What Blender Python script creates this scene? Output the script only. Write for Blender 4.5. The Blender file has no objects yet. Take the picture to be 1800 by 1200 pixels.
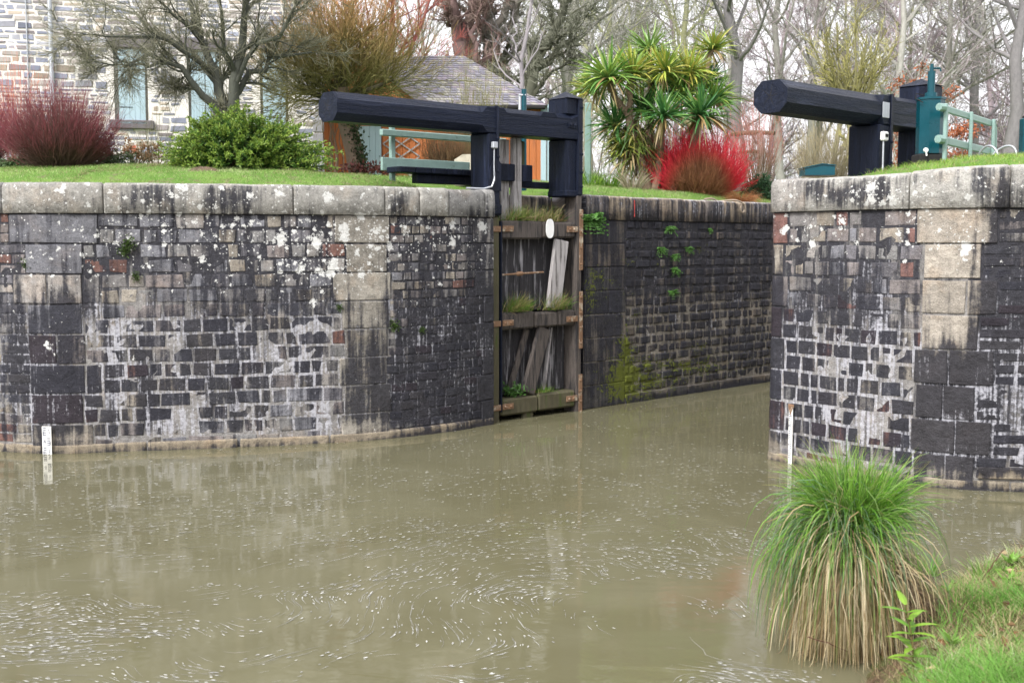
import bpy, bmesh, math, random
import numpy as np
from mathutils import Vector, Matrix
sc = bpy.context.scene
COL = sc.collection
R = math.radians
# ---- camera model: used to turn measured directions into places in the world
H = 2.8; F = 2033.0; TH = math.atan(173/F); CT, ST = math.cos(TH), math.sin(TH)
def ray(px, py):
    a = (px-900)/F; b = (600-py)/F
    return np.array([a, CT+b*ST, -ST+b*CT])
def PY(px, py, Y):
    d = ray(px, py); t = Y/d[1]; return np.array([d[0]*t, Y, H+d[2]*t])
def PZ(px, py, z=0.0):
    d = ray(px, py); t = (z-H)/d[2]; return np.array([d[0]*t, d[1]*t, z])
def proj(P):
    P = np.asarray(P); q = P-np.array([0, 0, H])
    dep = q[:, 1]*CT-q[:, 2]*ST; up = q[:, 1]*ST+q[:, 2]*CT
    dep = np.maximum(dep, .1)
    return 900+F*q[:, 0]/dep, 600-F*up/dep
def nrm(v):
    return v/np.maximum(np.linalg.norm(v, axis=-1, keepdims=True), 1e-9)
def sstep(a, b, x):
    t = np.clip((x-a)/(b-a), 0, 1); return t*t*(3-2*t)
_rt = np.random.RandomState(5).rand(256, 256)
def vnoise(x, y):
    x = np.asarray(x, float); y = np.asarray(y, float)
    xi = np.floor(x).astype(int); yi = np.floor(y).astype(int); fx = x-xi; fy = y-yi
    fx = fx*fx*(3-2*fx); fy = fy*fy*(3-2*fy)
    g = lambda i, j: _rt[i % 256, j % 256]
    return (g(xi, yi)*(1-fx)+g(xi+1, yi)*fx)*(1-fy)+(g(xi, yi+1)*(1-fx)+g(xi+1, yi+1)*fx)*fy
def fbm(x, y, o=4):
    s = 0; a = .5; x = np.asarray(x, float); y = np.asarray(y, float)
    for i in range(o):
        s = s+a*vnoise(x+i*17.3, y+i*9.1); a *= .5; x = x*2; y = y*2
    return s/(1-.5**o)
# ---- mesh builder
ORG = {}
class MB:
    def __init__(s): s.V = []; s.F = []; s.C = []; s.U = []; s.S = []; s.n = 0; s.hu = False
    def add(s, V, Fc, col=(1, 1, 1), uvm=None, st=None):
        V = np.asarray(V, float).reshape(-1, 3); m = len(V)
        s.V.append(V)
        for f in Fc:
            s.F.append(np.asarray(f, int)+s.n) if isinstance(f, np.ndarray) else s.F.append(np.asarray([f], int)+s.n)
        c = np.ones((m, 4)); c[:, :3] = np.asarray(col, float).reshape(-1, 3) if np.ndim(col) > 1 else np.asarray(col, float)
        s.C.append(c)
        s.U.append(np.zeros((m, 3)) if uvm is None else np.asarray(uvm, float))
        s.S.append(np.zeros((m, 4)) if st is None else np.asarray(st, float))
        if uvm is not None: s.hu = True
        s.n += m
        return s
    def box(s, c, size, ax=(1, 0, 0), ay=None, az=(0, 0, 1), bev=0.01, col=(1, 1, 1), seg=1):
        ax = np.asarray(ax, float); az = np.asarray(az, float)
        if ay is None: ay = np.cross(az, ax)
        bm = bmesh.new(); bmesh.ops.create_cube(bm, size=1)
        bmesh.ops.scale(bm, vec=size, verts=bm.verts)
        bev = min(bev, min(size)*.45)
        if bev > 0: bmesh.ops.bevel(bm, geom=list(bm.edges), offset=bev, segments=seg, affect='EDGES', profile=.5)
        Mx = np.array([ax, np.asarray(ay, float), az])
        s.bm(bm, Mx, c, col); return s
    def bm(s, bm, Mx, c, col):
        bm.verts.ensure_lookup_table(); bm.verts.index_update()
        V = np.array([v.co[:] for v in bm.verts]) @ np.asarray(Mx)+np.asarray(c)
        s.add(V, [tuple(v.index for v in f.verts) for f in bm.faces], col); bm.free()
    def tubes(s, P, Rr, n=3, col=(1, 1, 1), cap=False):
        P = np.asarray(P, float)
        if P.ndim == 2: P = P[None]; Rr = np.asarray(Rr, float)[None]
        N, k, _ = P.shape
        Rr = np.broadcast_to(np.asarray(Rr, float), (N, k))
        T = nrm(np.gradient(P, axis=1)); mean = nrm(P[:, -1]-P[:, 0])
        ref = np.where(np.abs(mean[:, 2:3]) > .7, np.array([[1., .13, .07]]), np.array([[.1, .12, 1.]]))
        U = nrm(np.cross(T, ref[:, None, :])); W = np.cross(T, U)
        an = np.arange(n)*2*np.pi/n
        ring = P[:, :, None, :]+Rr[:, :, None, None]*(np.cos(an)[None, None, :, None]*U[:, :, None, :]+np.sin(an)[None, None, :, None]*W[:, :, None, :])
        V = ring.reshape(-1, 3)
        base = (np.arange(N)*k*n)[:, None, None]+(np.arange(k-1)*n)[None, :, None]
        j = np.arange(n)[None, None, :]; j2 = (np.arange(n)+1) % n; j2 = j2[None, None, :]
        Q = np.stack([base+j, base+j2, base+n+j2, base+n+j], -1).reshape(-1, 4)
        col = np.asarray(col, float)
        if col.ndim == 3: col = np.repeat(col[:, :, None, :], n, 2).reshape(-1, 3)
        elif col.ndim == 2 and len(col) == N: col = np.repeat(col, k*n, 0)
        Fc = [Q]
        if cap:
            Fc += [tuple(range(n-1, -1, -1)), tuple((k-1)*n+i for i in range(n))] if N == 1 else []
        s.add(V, Fc, col); return s
    def ribbons(s, P, Wd, side, col=(1, 1, 1), fold=0.0):
        P = np.asarray(P, float); N, k, _ = P.shape
        Wd = np.broadcast_to(np.asarray(Wd, float), (N, k)); side = np.asarray(side, float)
        if side.ndim == 2: side = side[:, None, :]
        if fold:
            T = nrm(np.gradient(P, axis=1)); nn = nrm(np.cross(T, np.broadcast_to(side, P.shape)))
            V = np.stack([P-side*Wd[..., None]/2+nn*Wd[..., None]*fold, P, P+side*Wd[..., None]/2+nn*Wd[..., None]*fold], 2); m = 3
        else:
            V = np.stack([P-side*Wd[..., None]/2, P+side*Wd[..., None]/2], 2); m = 2
        V = V.reshape(-1, 3)
        b = (np.arange(N)*k*m)[:, None]+(np.arange(k-1)*m)[None, :]
        Qs = [np.stack([b+i, b+i+1, b+i+1+m, b+i+m], -1).reshape(-1, 4) for i in range(m-1)]
        col = np.asarray(col, float)
        if col.ndim == 3: col = np.repeat(col[:, :, None, :], m, 2).reshape(-1, 3)
        elif col.ndim == 2 and len(col) == N: col = np.repeat(col, k*m, 0)
        s.add(V, Qs, col); return s
    def prism(s, poly2, o, ax, ay, an, thick, col=(1, 1, 1)):
        """polygon (x,y) in plane ax,ay extruded along an by thick"""
        p = np.asarray(poly2, float); n = len(p); o = np.asarray(o, float)
        A = o+p[:, :1]*np.asarray(ax)+p[:, 1:2]*np.asarray(ay); B = A+np.asarray(an)*thick
        s.add(np.vstack([A, B]), [tuple(range(n-1, -1, -1)), tuple(range(n, 2*n))]+[(i, (i+1) % n, n+(i+1) % n, n+i) for i in range(n)], col); return s
    def build(s, name, mat, parent=None, smooth=False, loc=None):
        me = bpy.data.meshes.new(name)
        V = np.vstack(s.V)
        if parent is not None: V = V-ORG[parent.name]
        elif loc is not None: V = V-np.asarray(loc)
        tot = np.concatenate([np.full(len(f), f.shape[1]) for f in s.F]); li = np.concatenate([f.ravel() for f in s.F])
        me.vertices.add(len(V)); me.vertices.foreach_set('co', V.ravel().astype(np.float32))
        me.loops.add(len(li)); me.loops.foreach_set('vertex_index', li.astype(np.int32))
        me.polygons.add(len(tot)); st = np.concatenate([[0], np.cumsum(tot)[:-1]])
        me.polygons.foreach_set('loop_start', st.astype(np.int32)); me.polygons.foreach_set('loop_total', tot.astype(np.int32))
        me.update(calc_edges=True); me.validate()
        if len(me.vertices) == len(V):
            a = me.attributes.new('col', 'FLOAT_COLOR', 'POINT'); a.data.foreach_set('color', np.vstack(s.C).ravel().astype(np.float32))
            if s.hu:
                a = me.attributes.new('uvm', 'FLOAT_VECTOR', 'POINT'); a.data.foreach_set('vector', np.vstack(s.U).ravel().astype(np.float32))
                a = me.attributes.new('st', 'FLOAT_COLOR', 'POINT'); a.data.foreach_set('color', np.vstack(s.S).ravel().astype(np.float32))
        me.polygons.foreach_set('use_smooth', np.full(len(me.polygons), bool(smooth)))
        o = bpy.data.objects.new(name, me); COL.objects.link(o)
        if mat is not None: me.materials.append(mat)
        if parent is not None: o.parent = parent; ORG[o.name] = ORG[parent.name]
        else:
            ORG[o.name] = np.zeros(3) if loc is None else np.asarray(loc, float)
            if loc is not None: o.location = loc
        return o
def tag(o, label, cat, group=None, kind=None):
    if label: o['label'] = label
    if cat: o['category'] = cat
    if group: o['group'] = group
    if kind: o['kind'] = kind
    return o
def thing(name, label, cat, loc=(0, 0, 0), group=None):
    o = bpy.data.objects.new(name, None); o.empty_display_size = .2; COL.objects.link(o); o.location = [float(c) for c in loc]
    ORG[o.name] = np.asarray(loc, float); return tag(o, label, cat, group)
def dup(root, loc, rz=0, s=1, label=None):
    r = root.copy(); COL.objects.link(r); r.location = [float(c) for c in loc]; r.rotation_euler = (0, 0, rz); r.scale = (s, s, s) if np.isscalar(s) else s
    ORG[r.name] = np.asarray(loc, float)
    if label: r['label'] = label
    for ch in list(root.children):
        c = ch.copy(); COL.objects.link(c); c.parent = r
    return r
# ---- materials
def nd(nt, t, ins=None, **at):
    n = nt.nodes.new('ShaderNode'+t)
    for k, v in at.items(): setattr(n, k, v)
    for k, v in (ins or {}).items():
        s = n.inputs[k]
        if isinstance(v, bpy.types.NodeSocket): nt.links.new(v, s)
        else: s.default_value = v
    return n
def newmat(name):
    m = bpy.data.materials.new(name); m.use_nodes = True; nt = m.node_tree; nt.nodes.clear()
    out = nd(nt, 'OutputMaterial'); return m, nt, out
def mixc(nt, f, a, b, mode='MIX'):
    n = nt.nodes.new('ShaderNodeMix'); n.data_type = 'RGBA'; n.blend_type = mode
    for s, v in ((n.inputs[0], f), (n.inputs[6], a), (n.inputs[7], b)):
        if isinstance(v, bpy.types.NodeSocket): nt.links.new(v, s)
        else: s.default_value = v if np.isscalar(v) else (tuple(v)+(1,))[:4]
    return n.outputs[2]
def math_(nt, op, a, b=0.0, c=0.0, clamp=False):
    n = nt.nodes.new('ShaderNodeMath'); n.operation = op; n.use_clamp = clamp
    for s, v in zip(n.inputs, (a, b, c)):
        if isinstance(v, bpy.types.NodeSocket): nt.links.new(v, s)
        else: s.default_value = v
    return n.outputs[0]
def ramp(nt, x, lo, hi, a=0.0, b=1.0):
    n = nd(nt, 'MapRange', {'Value': x, 'From Min': lo, 'From Max': hi, 'To Min': a, 'To Max': b}, interpolation_type='SMOOTHSTEP'); return n.outputs[0]
def noise(nt, vec, scale, detail=3, rough=.55, dist=0.0):
    n = nd(nt, 'TexNoise', {'Scale': scale, 'Detail': detail, 'Roughness': rough, 'Distortion': dist})
    if vec is not None: nt.links.new(vec, n.inputs['Vector'])
    return n.outputs['Fac']
def vmul(nt, v, k):
    n = nt.nodes.new('ShaderNodeVectorMath'); n.operation = 'MULTIPLY'; nt.links.new(v, n.inputs[0]); n.inputs[1].default_value = k; return n.outputs[0]
def objco(nt): return nd(nt, 'TexCoord').outputs['Object']
def plain(name, col, rough=.5, var=.25, scale=8, bump=.3, stretch=(1, 1, 1), metal=0, dirt=None, dirtlo=.55, fine=60, attr=False, spec=.5, coat=0.0, rot=0.0):
    """painted / timber / metal / stone surface: colour with fine and coarse variation, dirt patches and bump"""
    m, nt, out = newmat(name); co = objco(nt)
    if rot: co = nd(nt, 'VectorRotate', {'Vector': co, 'Angle': -rot}, rotation_type='Z_AXIS').outputs[0]
    co = vmul(nt, co, stretch)
    n1 = noise(nt, co, scale, 5); n2 = noise(nt, co, fine, 3)
    base = nd(nt, 'Attribute', attribute_name='col').outputs['Color'] if attr else None
    k = math_(nt, 'ADD', math_(nt, 'MULTIPLY', n1, var*2), math_(nt, 'MULTIPLY_ADD', n2, var, 1-var*1.5))
    g = nd(nt, 'CombineXYZ', {0: k, 1: k, 2: k}).outputs[0]
    c = mixc(nt, 1.0, base if attr else tuple(col), g, 'MULTIPLY')
    if dirt is not None:
        c = mixc(nt, ramp(nt, noise(nt, co, scale*.6, 6, .65), dirtlo, dirtlo+.15), c, dirt)
    bp = nd(nt, 'Bump', {'Strength': bump, 'Distance': .02, 'Height': math_(nt, 'ADD', n1, math_(nt, 'MULTIPLY', n2, .5))})
    rr = math_(nt, 'MULTIPLY_ADD', n1, .3, rough-.15, clamp=True)
    b = nd(nt, 'BsdfPrincipled', {'Base Color': c, 'Roughness': rr, 'Metallic': metal, 'Normal': bp.outputs[0], 'Specular IOR Level': spec, 'Coat Weight': coat, 'Coat Roughness': .2})
    nt.links.new(b.outputs[0], out.inputs[0]); return m
def leafmat(name, rough=.5, trans=.3, spec=.3, var=.35, scale=9):
    m, nt, out = newmat(name); a = nd(nt, 'Attribute', attribute_name='col').outputs['Color']
    n1 = noise(nt, objco(nt), scale, 3)
    k = math_(nt, 'MULTIPLY_ADD', n1, var*2, 1-var); g = nd(nt, 'CombineXYZ', {0: k, 1: k, 2: k}).outputs[0]
    c = mixc(nt, 1.0, a, g, 'MULTIPLY')
    b = nd(nt, 'BsdfPrincipled', {'Base Color': c, 'Roughness': rough, 'Specular IOR Level': spec})
    t = nd(nt, 'BsdfTranslucent', {'Color': c}); mx = nd(nt, 'MixShader', {0: trans, 1: b.outputs[0], 2: t.outputs[0]})
    nt.links.new(mx.outputs[0] if trans > 0 else b.outputs[0], out.inputs[0]); return m
def wallmat(name):
    m, nt, out = newmat(name)
    uv = nd(nt, 'Attribute', attribute_name='uvm').outputs['Vector']
    sx = nd(nt, 'SeparateXYZ', {0: uv})
    flat = nd(nt, 'CombineXYZ', {0: sx.outputs[0], 1: sx.outputs[1], 2: 0.0}).outputs[0]
    st = nd(nt, 'Attribute', attribute_name='st'); s3 = nd(nt, 'SeparateColor', {0: st.outputs['Color']})
    dark, white, lich, moss = s3.outputs[0], s3.outputs[1], s3.outputs[2], st.outputs['Alpha']
    base = nd(nt, 'Attribute', attribute_name='col').outputs['Color']
    own = nd(nt, 'CombineXYZ', {0: sx.outputs[0], 1: sx.outputs[1], 2: math_(nt, 'MULTIPLY', sx.outputs[2], 9.0)}).outputs[0]
    n1 = noise(nt, own, 7, 6, .68); fine = noise(nt, flat, 70, 4, .8); mid = noise(nt, flat, 20, 5, .72)
    grain = math_(nt, 'MAXIMUM', math_(nt, 'ADD', math_(nt, 'MULTIPLY', fine, 2.0), math_(nt, 'MULTIPLY_ADD', n1, 1.6, math_(nt, 'MULTIPLY_ADD', mid, 1.2, -1.4))), .12)
    c = mixc(nt, 1.0, base, nd(nt, 'CombineXYZ', {0: grain, 1: grain, 2: grain}).outputs[0], 'MULTIPLY')
    # warm / cool drift inside stones
    c = mixc(nt, ramp(nt, noise(nt, own, 3.1, 4), .5, .7, 0, .4), c, mixc(nt, 1.0, c, (1.16, .99, .84), 'MULTIPLY'))
    streak = noise(nt, vmul(nt, flat, (7.5, .55, 1)), 1.0, 6, .62)
    blot = noise(nt, flat, 1.9, 5, .62)
    d = math_(nt, 'ADD', dark, math_(nt, 'ADD', math_(nt, 'MULTIPLY_ADD', streak, 2.4, -1.18), math_(nt, 'ADD', math_(nt, 'MULTIPLY_ADD', blot, 1.0, -.5), math_(nt, 'MULTIPLY_ADD', mid, .8, -.4))))
    df = ramp(nt, d, .12, .62, 0, .93)
    dk = mixc(nt, blot, (.0070, .0075, .0125), (.030, .030, .040))
    c = mixc(nt, df, c, mixc(nt, 1.0, dk, nd(nt, 'CombineXYZ', {0: grain, 1: grain, 2: grain}).outputs[0], 'MULTIPLY'))
    streak2 = noise(nt, vmul(nt, flat, (26, 1.1, 1)), 1.0, 5, .6)
    w = math_(nt, 'ADD', white, math_(nt, 'ADD', math_(nt, 'MULTIPLY_ADD', streak2, 1.5, -.78), math_(nt, 'ADD', math_(nt, 'MULTIPLY_ADD', mid, 1.1, -.55), math_(nt, 'MULTIPLY_ADD', blot, 1.0, -.50))))
    c = mixc(nt, ramp(nt, w, .10, .50, 0, .80), c, mixc(nt, mid, (.24, .24, .29), (.60, .60, .63)))
    ms = math_(nt, 'ADD', moss, math_(nt, 'ADD', math_(nt, 'MULTIPLY_ADD', mid, 1.8, -.95), math_(nt, 'MULTIPLY_ADD', noise(nt, flat, 5, 5, .7), 2.2, -1.15)))
    c = mixc(nt, ramp(nt, ms, .42, .62, 0, .9), c, mixc(nt, fine, (.045, .07, .008), (.16, .17, .02)))
    # lichen rosettes at two sizes
    for sc_, thr, k in ((4.6, .62, .40), (10.5, .55, .38), (24, .5, .32)):
        wob = nt.nodes.new('ShaderNodeVectorMath'); wob.operation = 'ADD'
        nt.links.new(flat, wob.inputs[0])
        nc = nd(nt, 'TexNoise', {'Vector': flat, 'Scale': sc_*2.2, 'Detail': 6.0, 'Roughness': .72})
        nt.links.new(vmul(nt, nc.outputs['Color'], (1.5/sc_,)*3), wob.inputs[1])
        vo = nd(nt, 'TexVoronoi', {'Vector': wob.outputs[0], 'Scale': sc_})
        rnd = nd(nt, 'SeparateColor', {0: vo.outputs['Color']}).outputs[0]
        # radius: only some cells carry a rosette, more of them where lichen is strong
        have = math_(nt, 'SUBTRACT', math_(nt, 'MULTIPLY', lich, 1.0), rnd)
        rad = math_(nt, 'MULTIPLY', math_(nt, 'MAXIMUM', have, 0.0), .85)
        rad = math_(nt, 'MINIMUM', rad, k)
        e = math_(nt, 'ADD', math_(nt, 'SUBTRACT', rad, vo.outputs['Distance']), math_(nt, 'MULTIPLY_ADD', fine, .22, -.12))
        pat = ramp(nt, e, 0.0, .07, 0, .92)
        c = mixc(nt, math_(nt, 'MULTIPLY', pat, ramp(nt, mid, .28, .5, .55, 1)), c, mixc(nt, fine, (.40, .40, .37), (.80, .80, .78)))
    bh = math_(nt, 'ADD', math_(nt, 'MULTIPLY', n1, 1.2), math_(nt, 'ADD', mid, math_(nt, 'MULTIPLY', fine, .5)))
    bp = nd(nt, 'Bump', {'Strength': .8, 'Distance': .025, 'Height': bh})
    b = nd(nt, 'BsdfPrincipled', {'Base Color': c, 'Roughness': ramp(nt, df, 0, 1, .85, .62), 'Normal': bp.outputs[0], 'Specular IOR Level': .18})
    nt.links.new(b.outputs[0], out.inputs[0]); return m
MAT = {}
MAT['wall'] = wallmat('lock_stone')
MAT['black'] = plain('black_tarred_timber', (.0062, .0095, .0215), .42, .7, 2.4, 1.0, (6, 6, .5), dirt=(.020, .027, .056), dirtlo=.54, fine=40, spec=.17)
MAT['black_beam'] = plain('black_tarred_beam', (.0062, .0095, .0215), .42, .7, 2.2, 1.0, (.45, 7, 7), dirt=(.024, .030, .054), dirtlo=.55, fine=22, spec=.17, rot=R(40))
MAT['oldwood'] = plain('weathered_oak', (.075, .062, .054), .8, .8, 5, .8, (5, 5, .55), dirt=(.016, .014, .015), dirtlo=.48, fine=55)
MAT['greywood'] = plain('silver_grey_timber', (.36, .34, .335), .8, .5, 5, .8, (6, 6, .5), dirt=(.10, .09, .085), dirtlo=.5, fine=60)
MAT['darkwood'] = plain('dark_wet_planks', (.030, .028, .032), .7, .6, 4, .8, (7, 7, .6), dirt=(.36, .35, .37), dirtlo=.52, fine=60)
MAT['mosswood'] = plain('green_slimy_timber', (.075, .066, .035), .75, .6, 5, .8, (4, 4, .5), dirt=(.055, .075, .012), dirtlo=.52, fine=50)
MAT['rust'] = plain('rusty_iron', (.20, .115, .065), .75, .5, 14, .5, dirt=(.40, .34, .26), dirtlo=.50, fine=90, metal=.1)
MAT['palegreen'] = plain('pale_green_paint', (.20, .30, .27), .5, .2, 9, .3, dirt=(.10, .17, .13), dirtlo=.6)
MAT['teal'] = plain('teal_paint', (.002, .052, .070), .3, .25, 5, .12, dirt=(.012, .062, .062), dirtlo=.6, spec=.3)
MAT['white'] = plain('white_enamel', (.78, .78, .76), .4, .1, 20, .1, dirt=(.5, .42, .33), dirtlo=.66)
MAT['gaugewhite'] = plain('white_gauge_board', (.80, .79, .74), .45, .1, 12, .1, dirt=(.45, .33, .20), dirtlo=.62)
MAT['blue'] = plain('gauge_markings', (.05, .06, .11), .5, .2, 30, .1)
MAT['galv'] = plain('galvanised_metal', (.42, .44, .47), .45, .15, 12, .15, metal=.5)
MAT['shutter'] = plain('pale_blue_shutter_paint', (.34, .45, .50), .55, .10, 6, .2, (8, 8, .6))
MAT['orange'] = plain('orange_stained_boards', (.42, .125, .030), .6, .30, 4, .5, (9, 9, .5), dirt=(.27, .09, .03), dirtlo=.55)
MAT['slate'] = plain('roof_slate', (.20, .19, .22), .7, .3, 5, .4, dirt=(.24, .23, .17), dirtlo=.55, attr=True)
MAT['concrete'] = plain('pale_concrete', (.46, .42, .33), .85, .25, 9, .5, dirt=(.32, .29, .22), dirtlo=.55)
MAT['granite'] = plain('dark_lintel_stone', (.13, .115, .125), .8, .3, 9, .4)
MAT['bark'] = plain('tree_bark', (1, 1, 1), .9, .45, 9, .9, (1, 1, .4), attr=True, fine=45)
MAT['twig'] = leafmat('twigs', .75, 0, .2, .3, 3)
MAT['leaf'] = leafmat('leaves', .45, .3, .35, .35, 6)
MAT['blade'] = leafmat('blades', .45, .35, .3, .25, 5)
MAT['sword'] = leafmat('sword_leaves', .35, .2, .5, .25, 5)
MAT['dark'] = plain('dark_void_timber', (.012, .011, .011), .9, .3, 6, .3)
MAT['house'] = plain('house_stone', (1, 1, 1), .9, .35, 6, .6, attr=True, fine=45)
MAT['plaster'] = plain('lime_mortar', (.68, .645, .60), .9, .15, 6, .5)
MAT['soil'] = plain('bare_earth', (.10, .068, .042), .95, .4, 12, .8)
rng = np.random.RandomState(11)
class Path:
    def __init__(s, pts, sm=0.0, step=.05):
        p = np.asarray(pts, float)[:, :2]
        d = np.concatenate([[0], np.cumsum(np.linalg.norm(np.diff(p, axis=0), axis=1))])
        n = max(3, int(d[-1]/step)); t = np.linspace(0, d[-1], n)
        q = np.stack([np.interp(t, d, p[:, i]) for i in (0, 1)], 1)
        if sm:
            w = int(sm/(d[-1]/n)*2)*2+1; ker = np.hanning(w+2)[1:-1]; ker /= ker.sum(); h = w//2
            ext = np.vstack([2*q[0]-q[h:0:-1], q, 2*q[-1]-q[-2:-h-2:-1]])
            q = np.stack([np.convolve(ext[:, i], ker, 'valid') for i in (0, 1)], 1)
        s.p = q; s.u = np.concatenate([[0], np.cumsum(np.linalg.norm(np.diff(q, axis=0), axis=1))]); s.L = s.u[-1]
        g = nrm(np.gradient(q, axis=0)); s.nn = np.stack([g[:, 1], -g[:, 0]], 1)
        s.px = proj(np.column_stack([q, np.zeros(len(q))]))[0]
    def xyz(s, u, v, n=0):
        u = np.asarray(u, float)
        x = np.interp(u, s.u, s.p[:, 0]); y = np.interp(u, s.u, s.p[:, 1])
        # straight continuation past the ends
        nx = np.interp(u, s.u, s.nn[:, 0]); ny = np.interp(u, s.u, s.nn[:, 1])
        return np.stack([x+nx*n, y+ny*n, np.broadcast_to(v, u.shape)], -1)
    def at(s, px): return float(np.interp(px, s.px, s.u))
def gauss(px, py, L, base):
    r = np.full(px.shape, float(base))
    for (x, y, rx, ry, a) in L: r += a*np.exp(-((px-x)/rx)**2-((py-y)/ry)**2)
    return r
class Wall:
    def __init__(s, path, stfun, colfun, seed):
        s.p = path; s.stf = stfun; s.cf = colfun; s.r = np.random.RandomState(seed); s.md = .35; s.mf = lambda px: 1.0
    def st(s, u, v):
        P = s.p.xyz(u, v); px, py = proj(P); return s.stf(px, py, np.asarray(u), np.asarray(v))
    def stone(s, mb, u0, u1, v0, v1, n0=0.0, col=None, jit=.008, cell=.11, rough=.005, bev=.008):
        r = s.r; rid = r.rand()
        nu = max(1, int((u1-u0)/cell)); nv = max(1, int((v1-v0)/cell))
        b = min(bev, (u1-u0)*.2, (v1-v0)*.2)
        us = np.concatenate([[u0, u0+b], np.linspace(u0+2*b, u1-2*b, nu+1), [u1-b, u1]]); vs = np.concatenate([[v0, v0+b], np.linspace(v0+2*b, v1-2*b, nv+1), [v1-b, v1]])
        U, Vv = np.meshgrid(us, vs); a = (U-u0)/(u1-u0); c = (Vv-v0)/(v1-v0)
        ju = r.uniform(-jit, jit, 4); jv = r.uniform(-jit, jit, 4)
        bi = lambda j: j[0]*(1-a)*(1-c)+j[1]*a*(1-c)+j[2]*(1-a)*c+j[3]*a*c
        U2 = U+bi(ju); V2 = Vv+bi(jv)
        N = n0+(fbm(U2*6+rid*50, V2*6, 3)-.5)*rough*2+r.uniform(-1, 1)*rough*.7
        edge = np.zeros_like(U, bool); edge[0] = edge[-1] = True; edge[:, 0] = edge[:, -1] = True
        # corners worn rounder than edges
        wob = (vnoise(U2*23+rid*9, V2*23)-.5)*.012
        U2 = U2+np.where(edge, wob, 0); V2 = V2+np.where(edge, wob, 0)
        N = np.where(edge, -.022, N)
        uu, vv = U2.ravel(), V2.ravel()
        P = s.p.xyz(uu, vv, N.ravel())
        m, k = U.shape; idx = np.arange(m*k).reshape(m, k)
        Q = np.stack([idx[:-1, :-1], idx[:-1, 1:], idx[1:, 1:], idx[1:, :-1]], -1).reshape(-1, 4)
        cc = s.cf((u0+u1)/2, (v0+v1)/2, r) if col is None else col
        mb.add(P, [Q], np.tile(cc, (m*k, 1)), np.column_stack([uu, vv, np.full(m*k, rid)]), s.st(uu, vv))
    def row(s, mb, u0, u1, v0, v1, lmin, lmax, gap=.014, n0=0, **k):
        u = u0
        while u < u1-.04:
            L = s.r.uniform(lmin, lmax)
            if s.r.rand() < .15: L *= 1.4
            e = u+L
            if u1-e < lmin*.6: e = u1
            s.stone(mb, u+gap/2, e-gap/2, v0+gap/2+s.r.uniform(-.003, .003), v1-gap/2, n0+s.r.uniform(-.004, .004), **k); u = e
    def mortar(s, mb, u0, u1, v0, v1, n=-.004, col=(.22, .21, .20), cell=.06, bottom=None):
        nu = max(2, int((u1-u0)/cell)); nv = max(2, int((v1-v0)/cell))
        U, V = np.meshgrid(np.linspace(u0, u1, nu), np.linspace(v0, v1, nv)); uu, vv = U.ravel(), V.ravel()
        N = n+(fbm(uu*9, vv*9, 3)-.5)*.014
        st = s.st(uu, vv).copy()
        z_ = sstep(2.5, 1.5, vv)*s.mf(proj(s.p.xyz(uu, vv))[0]); st[:, 0] += .50*(1-z_)-(.05+s.md)*z_; st[:, 1] += s.mw*(.25+.75*z_)
        c = np.tile(np.array(col), (len(uu), 1))
        idx = np.arange(nu*nv).reshape(nv, nu)
        Q = np.stack([idx[:-1, :-1], idx[:-1, 1:], idx[1:, 1:], idx[1:, :-1]], -1).reshape(-1, 4)
        mb.add(s.p.xyz(uu, vv, N), [Q], c, np.column_stack([uu, vv, np.zeros(len(uu))]), st)
    def coping(s, mb, joints, z0, z1f, n0=.05, depth=.62, col=None):
        prof = np.array([(-.3, 0), (n0-.012, .0), (n0, .012), (n0, .5), (n0, .82), (n0-.012, .92), (n0-.04, .975), (n0-.09, 1.0), (-.25, 1.0), (-depth, 1.0), (-depth, 0.)])
        for u0, u1 in zip(joints[:-1], joints[1:]):
            rid = s.r.rand(); g = .006; dn = s.r.uniform(-.006, .006); dz = s.r.uniform(-.008, .008)
            us = np.concatenate([[u0+g, u0+g+.02], np.linspace(u0+.08, u1-.08, max(2, int((u1-u0)/.12))), [u1-g-.02, u1-g]])
            rows = []
            for i, u in enumerate(us):
                e = .018 if i in (0, len(us)-1) else 0
                hh = z1f(u)+dz
                zz = z0+(hh-z0)*prof[:, 1]-e*(prof[:, 1] > .9)
                rows.append((np.full(len(prof), u), zz, prof[:, 0]+dn-e*(prof[:, 0] > 0)))
            U = np.array([a[0] for a in rows]); V = np.array([a[1] for a in rows]); N = np.array([a[2] for a in rows])
            N = N+(fbm(U*7+rid*30, V*7, 3)-.5)*.016*(N > -.1); V = V+(fbm(U*5+rid*11, N*5, 3)-.5)*.014*(prof[None, :, 1] > .9)
            uu, vv = U.ravel(), V.ravel()
            P = s.p.xyz(uu, vv, N.ravel()); k = len(prof); m = len(us); idx = np.arange(m*k).reshape(m, k)
            Q = np.stack([idx[:-1, :-1], idx[1:, :-1], idx[1:, 1:], idx[:-1, 1:]], -1).reshape(-1, 4)
            # continuing the pattern over the rounded edge
            vv2 = vv+np.maximum(0, (n0-.05)-N.ravel())*.9*(np.tile(prof[:, 1], m) > .9)
            st = s.st(uu, vv)
            top = (np.tile(prof[:, 1], m) > .97); st[top, 0] -= .45; st[top, 1] += .25
            cc = col if col is not None else s.cf((u0+u1)/2, 3.4, s.r)
            mb.add(P, [Q, tuple(range(k)), tuple(range(m*k-1, (m-1)*k-1, -1))], np.tile(cc, (m*k, 1)), np.column_stack([uu, vv2, np.full(m*k, rid)]), st)
ZC0, ZC1 = 3.19, 3.6
QV = np.linspace(3.19, -.01, 9)   # ashlar course lines from the coping down to the water
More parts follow.
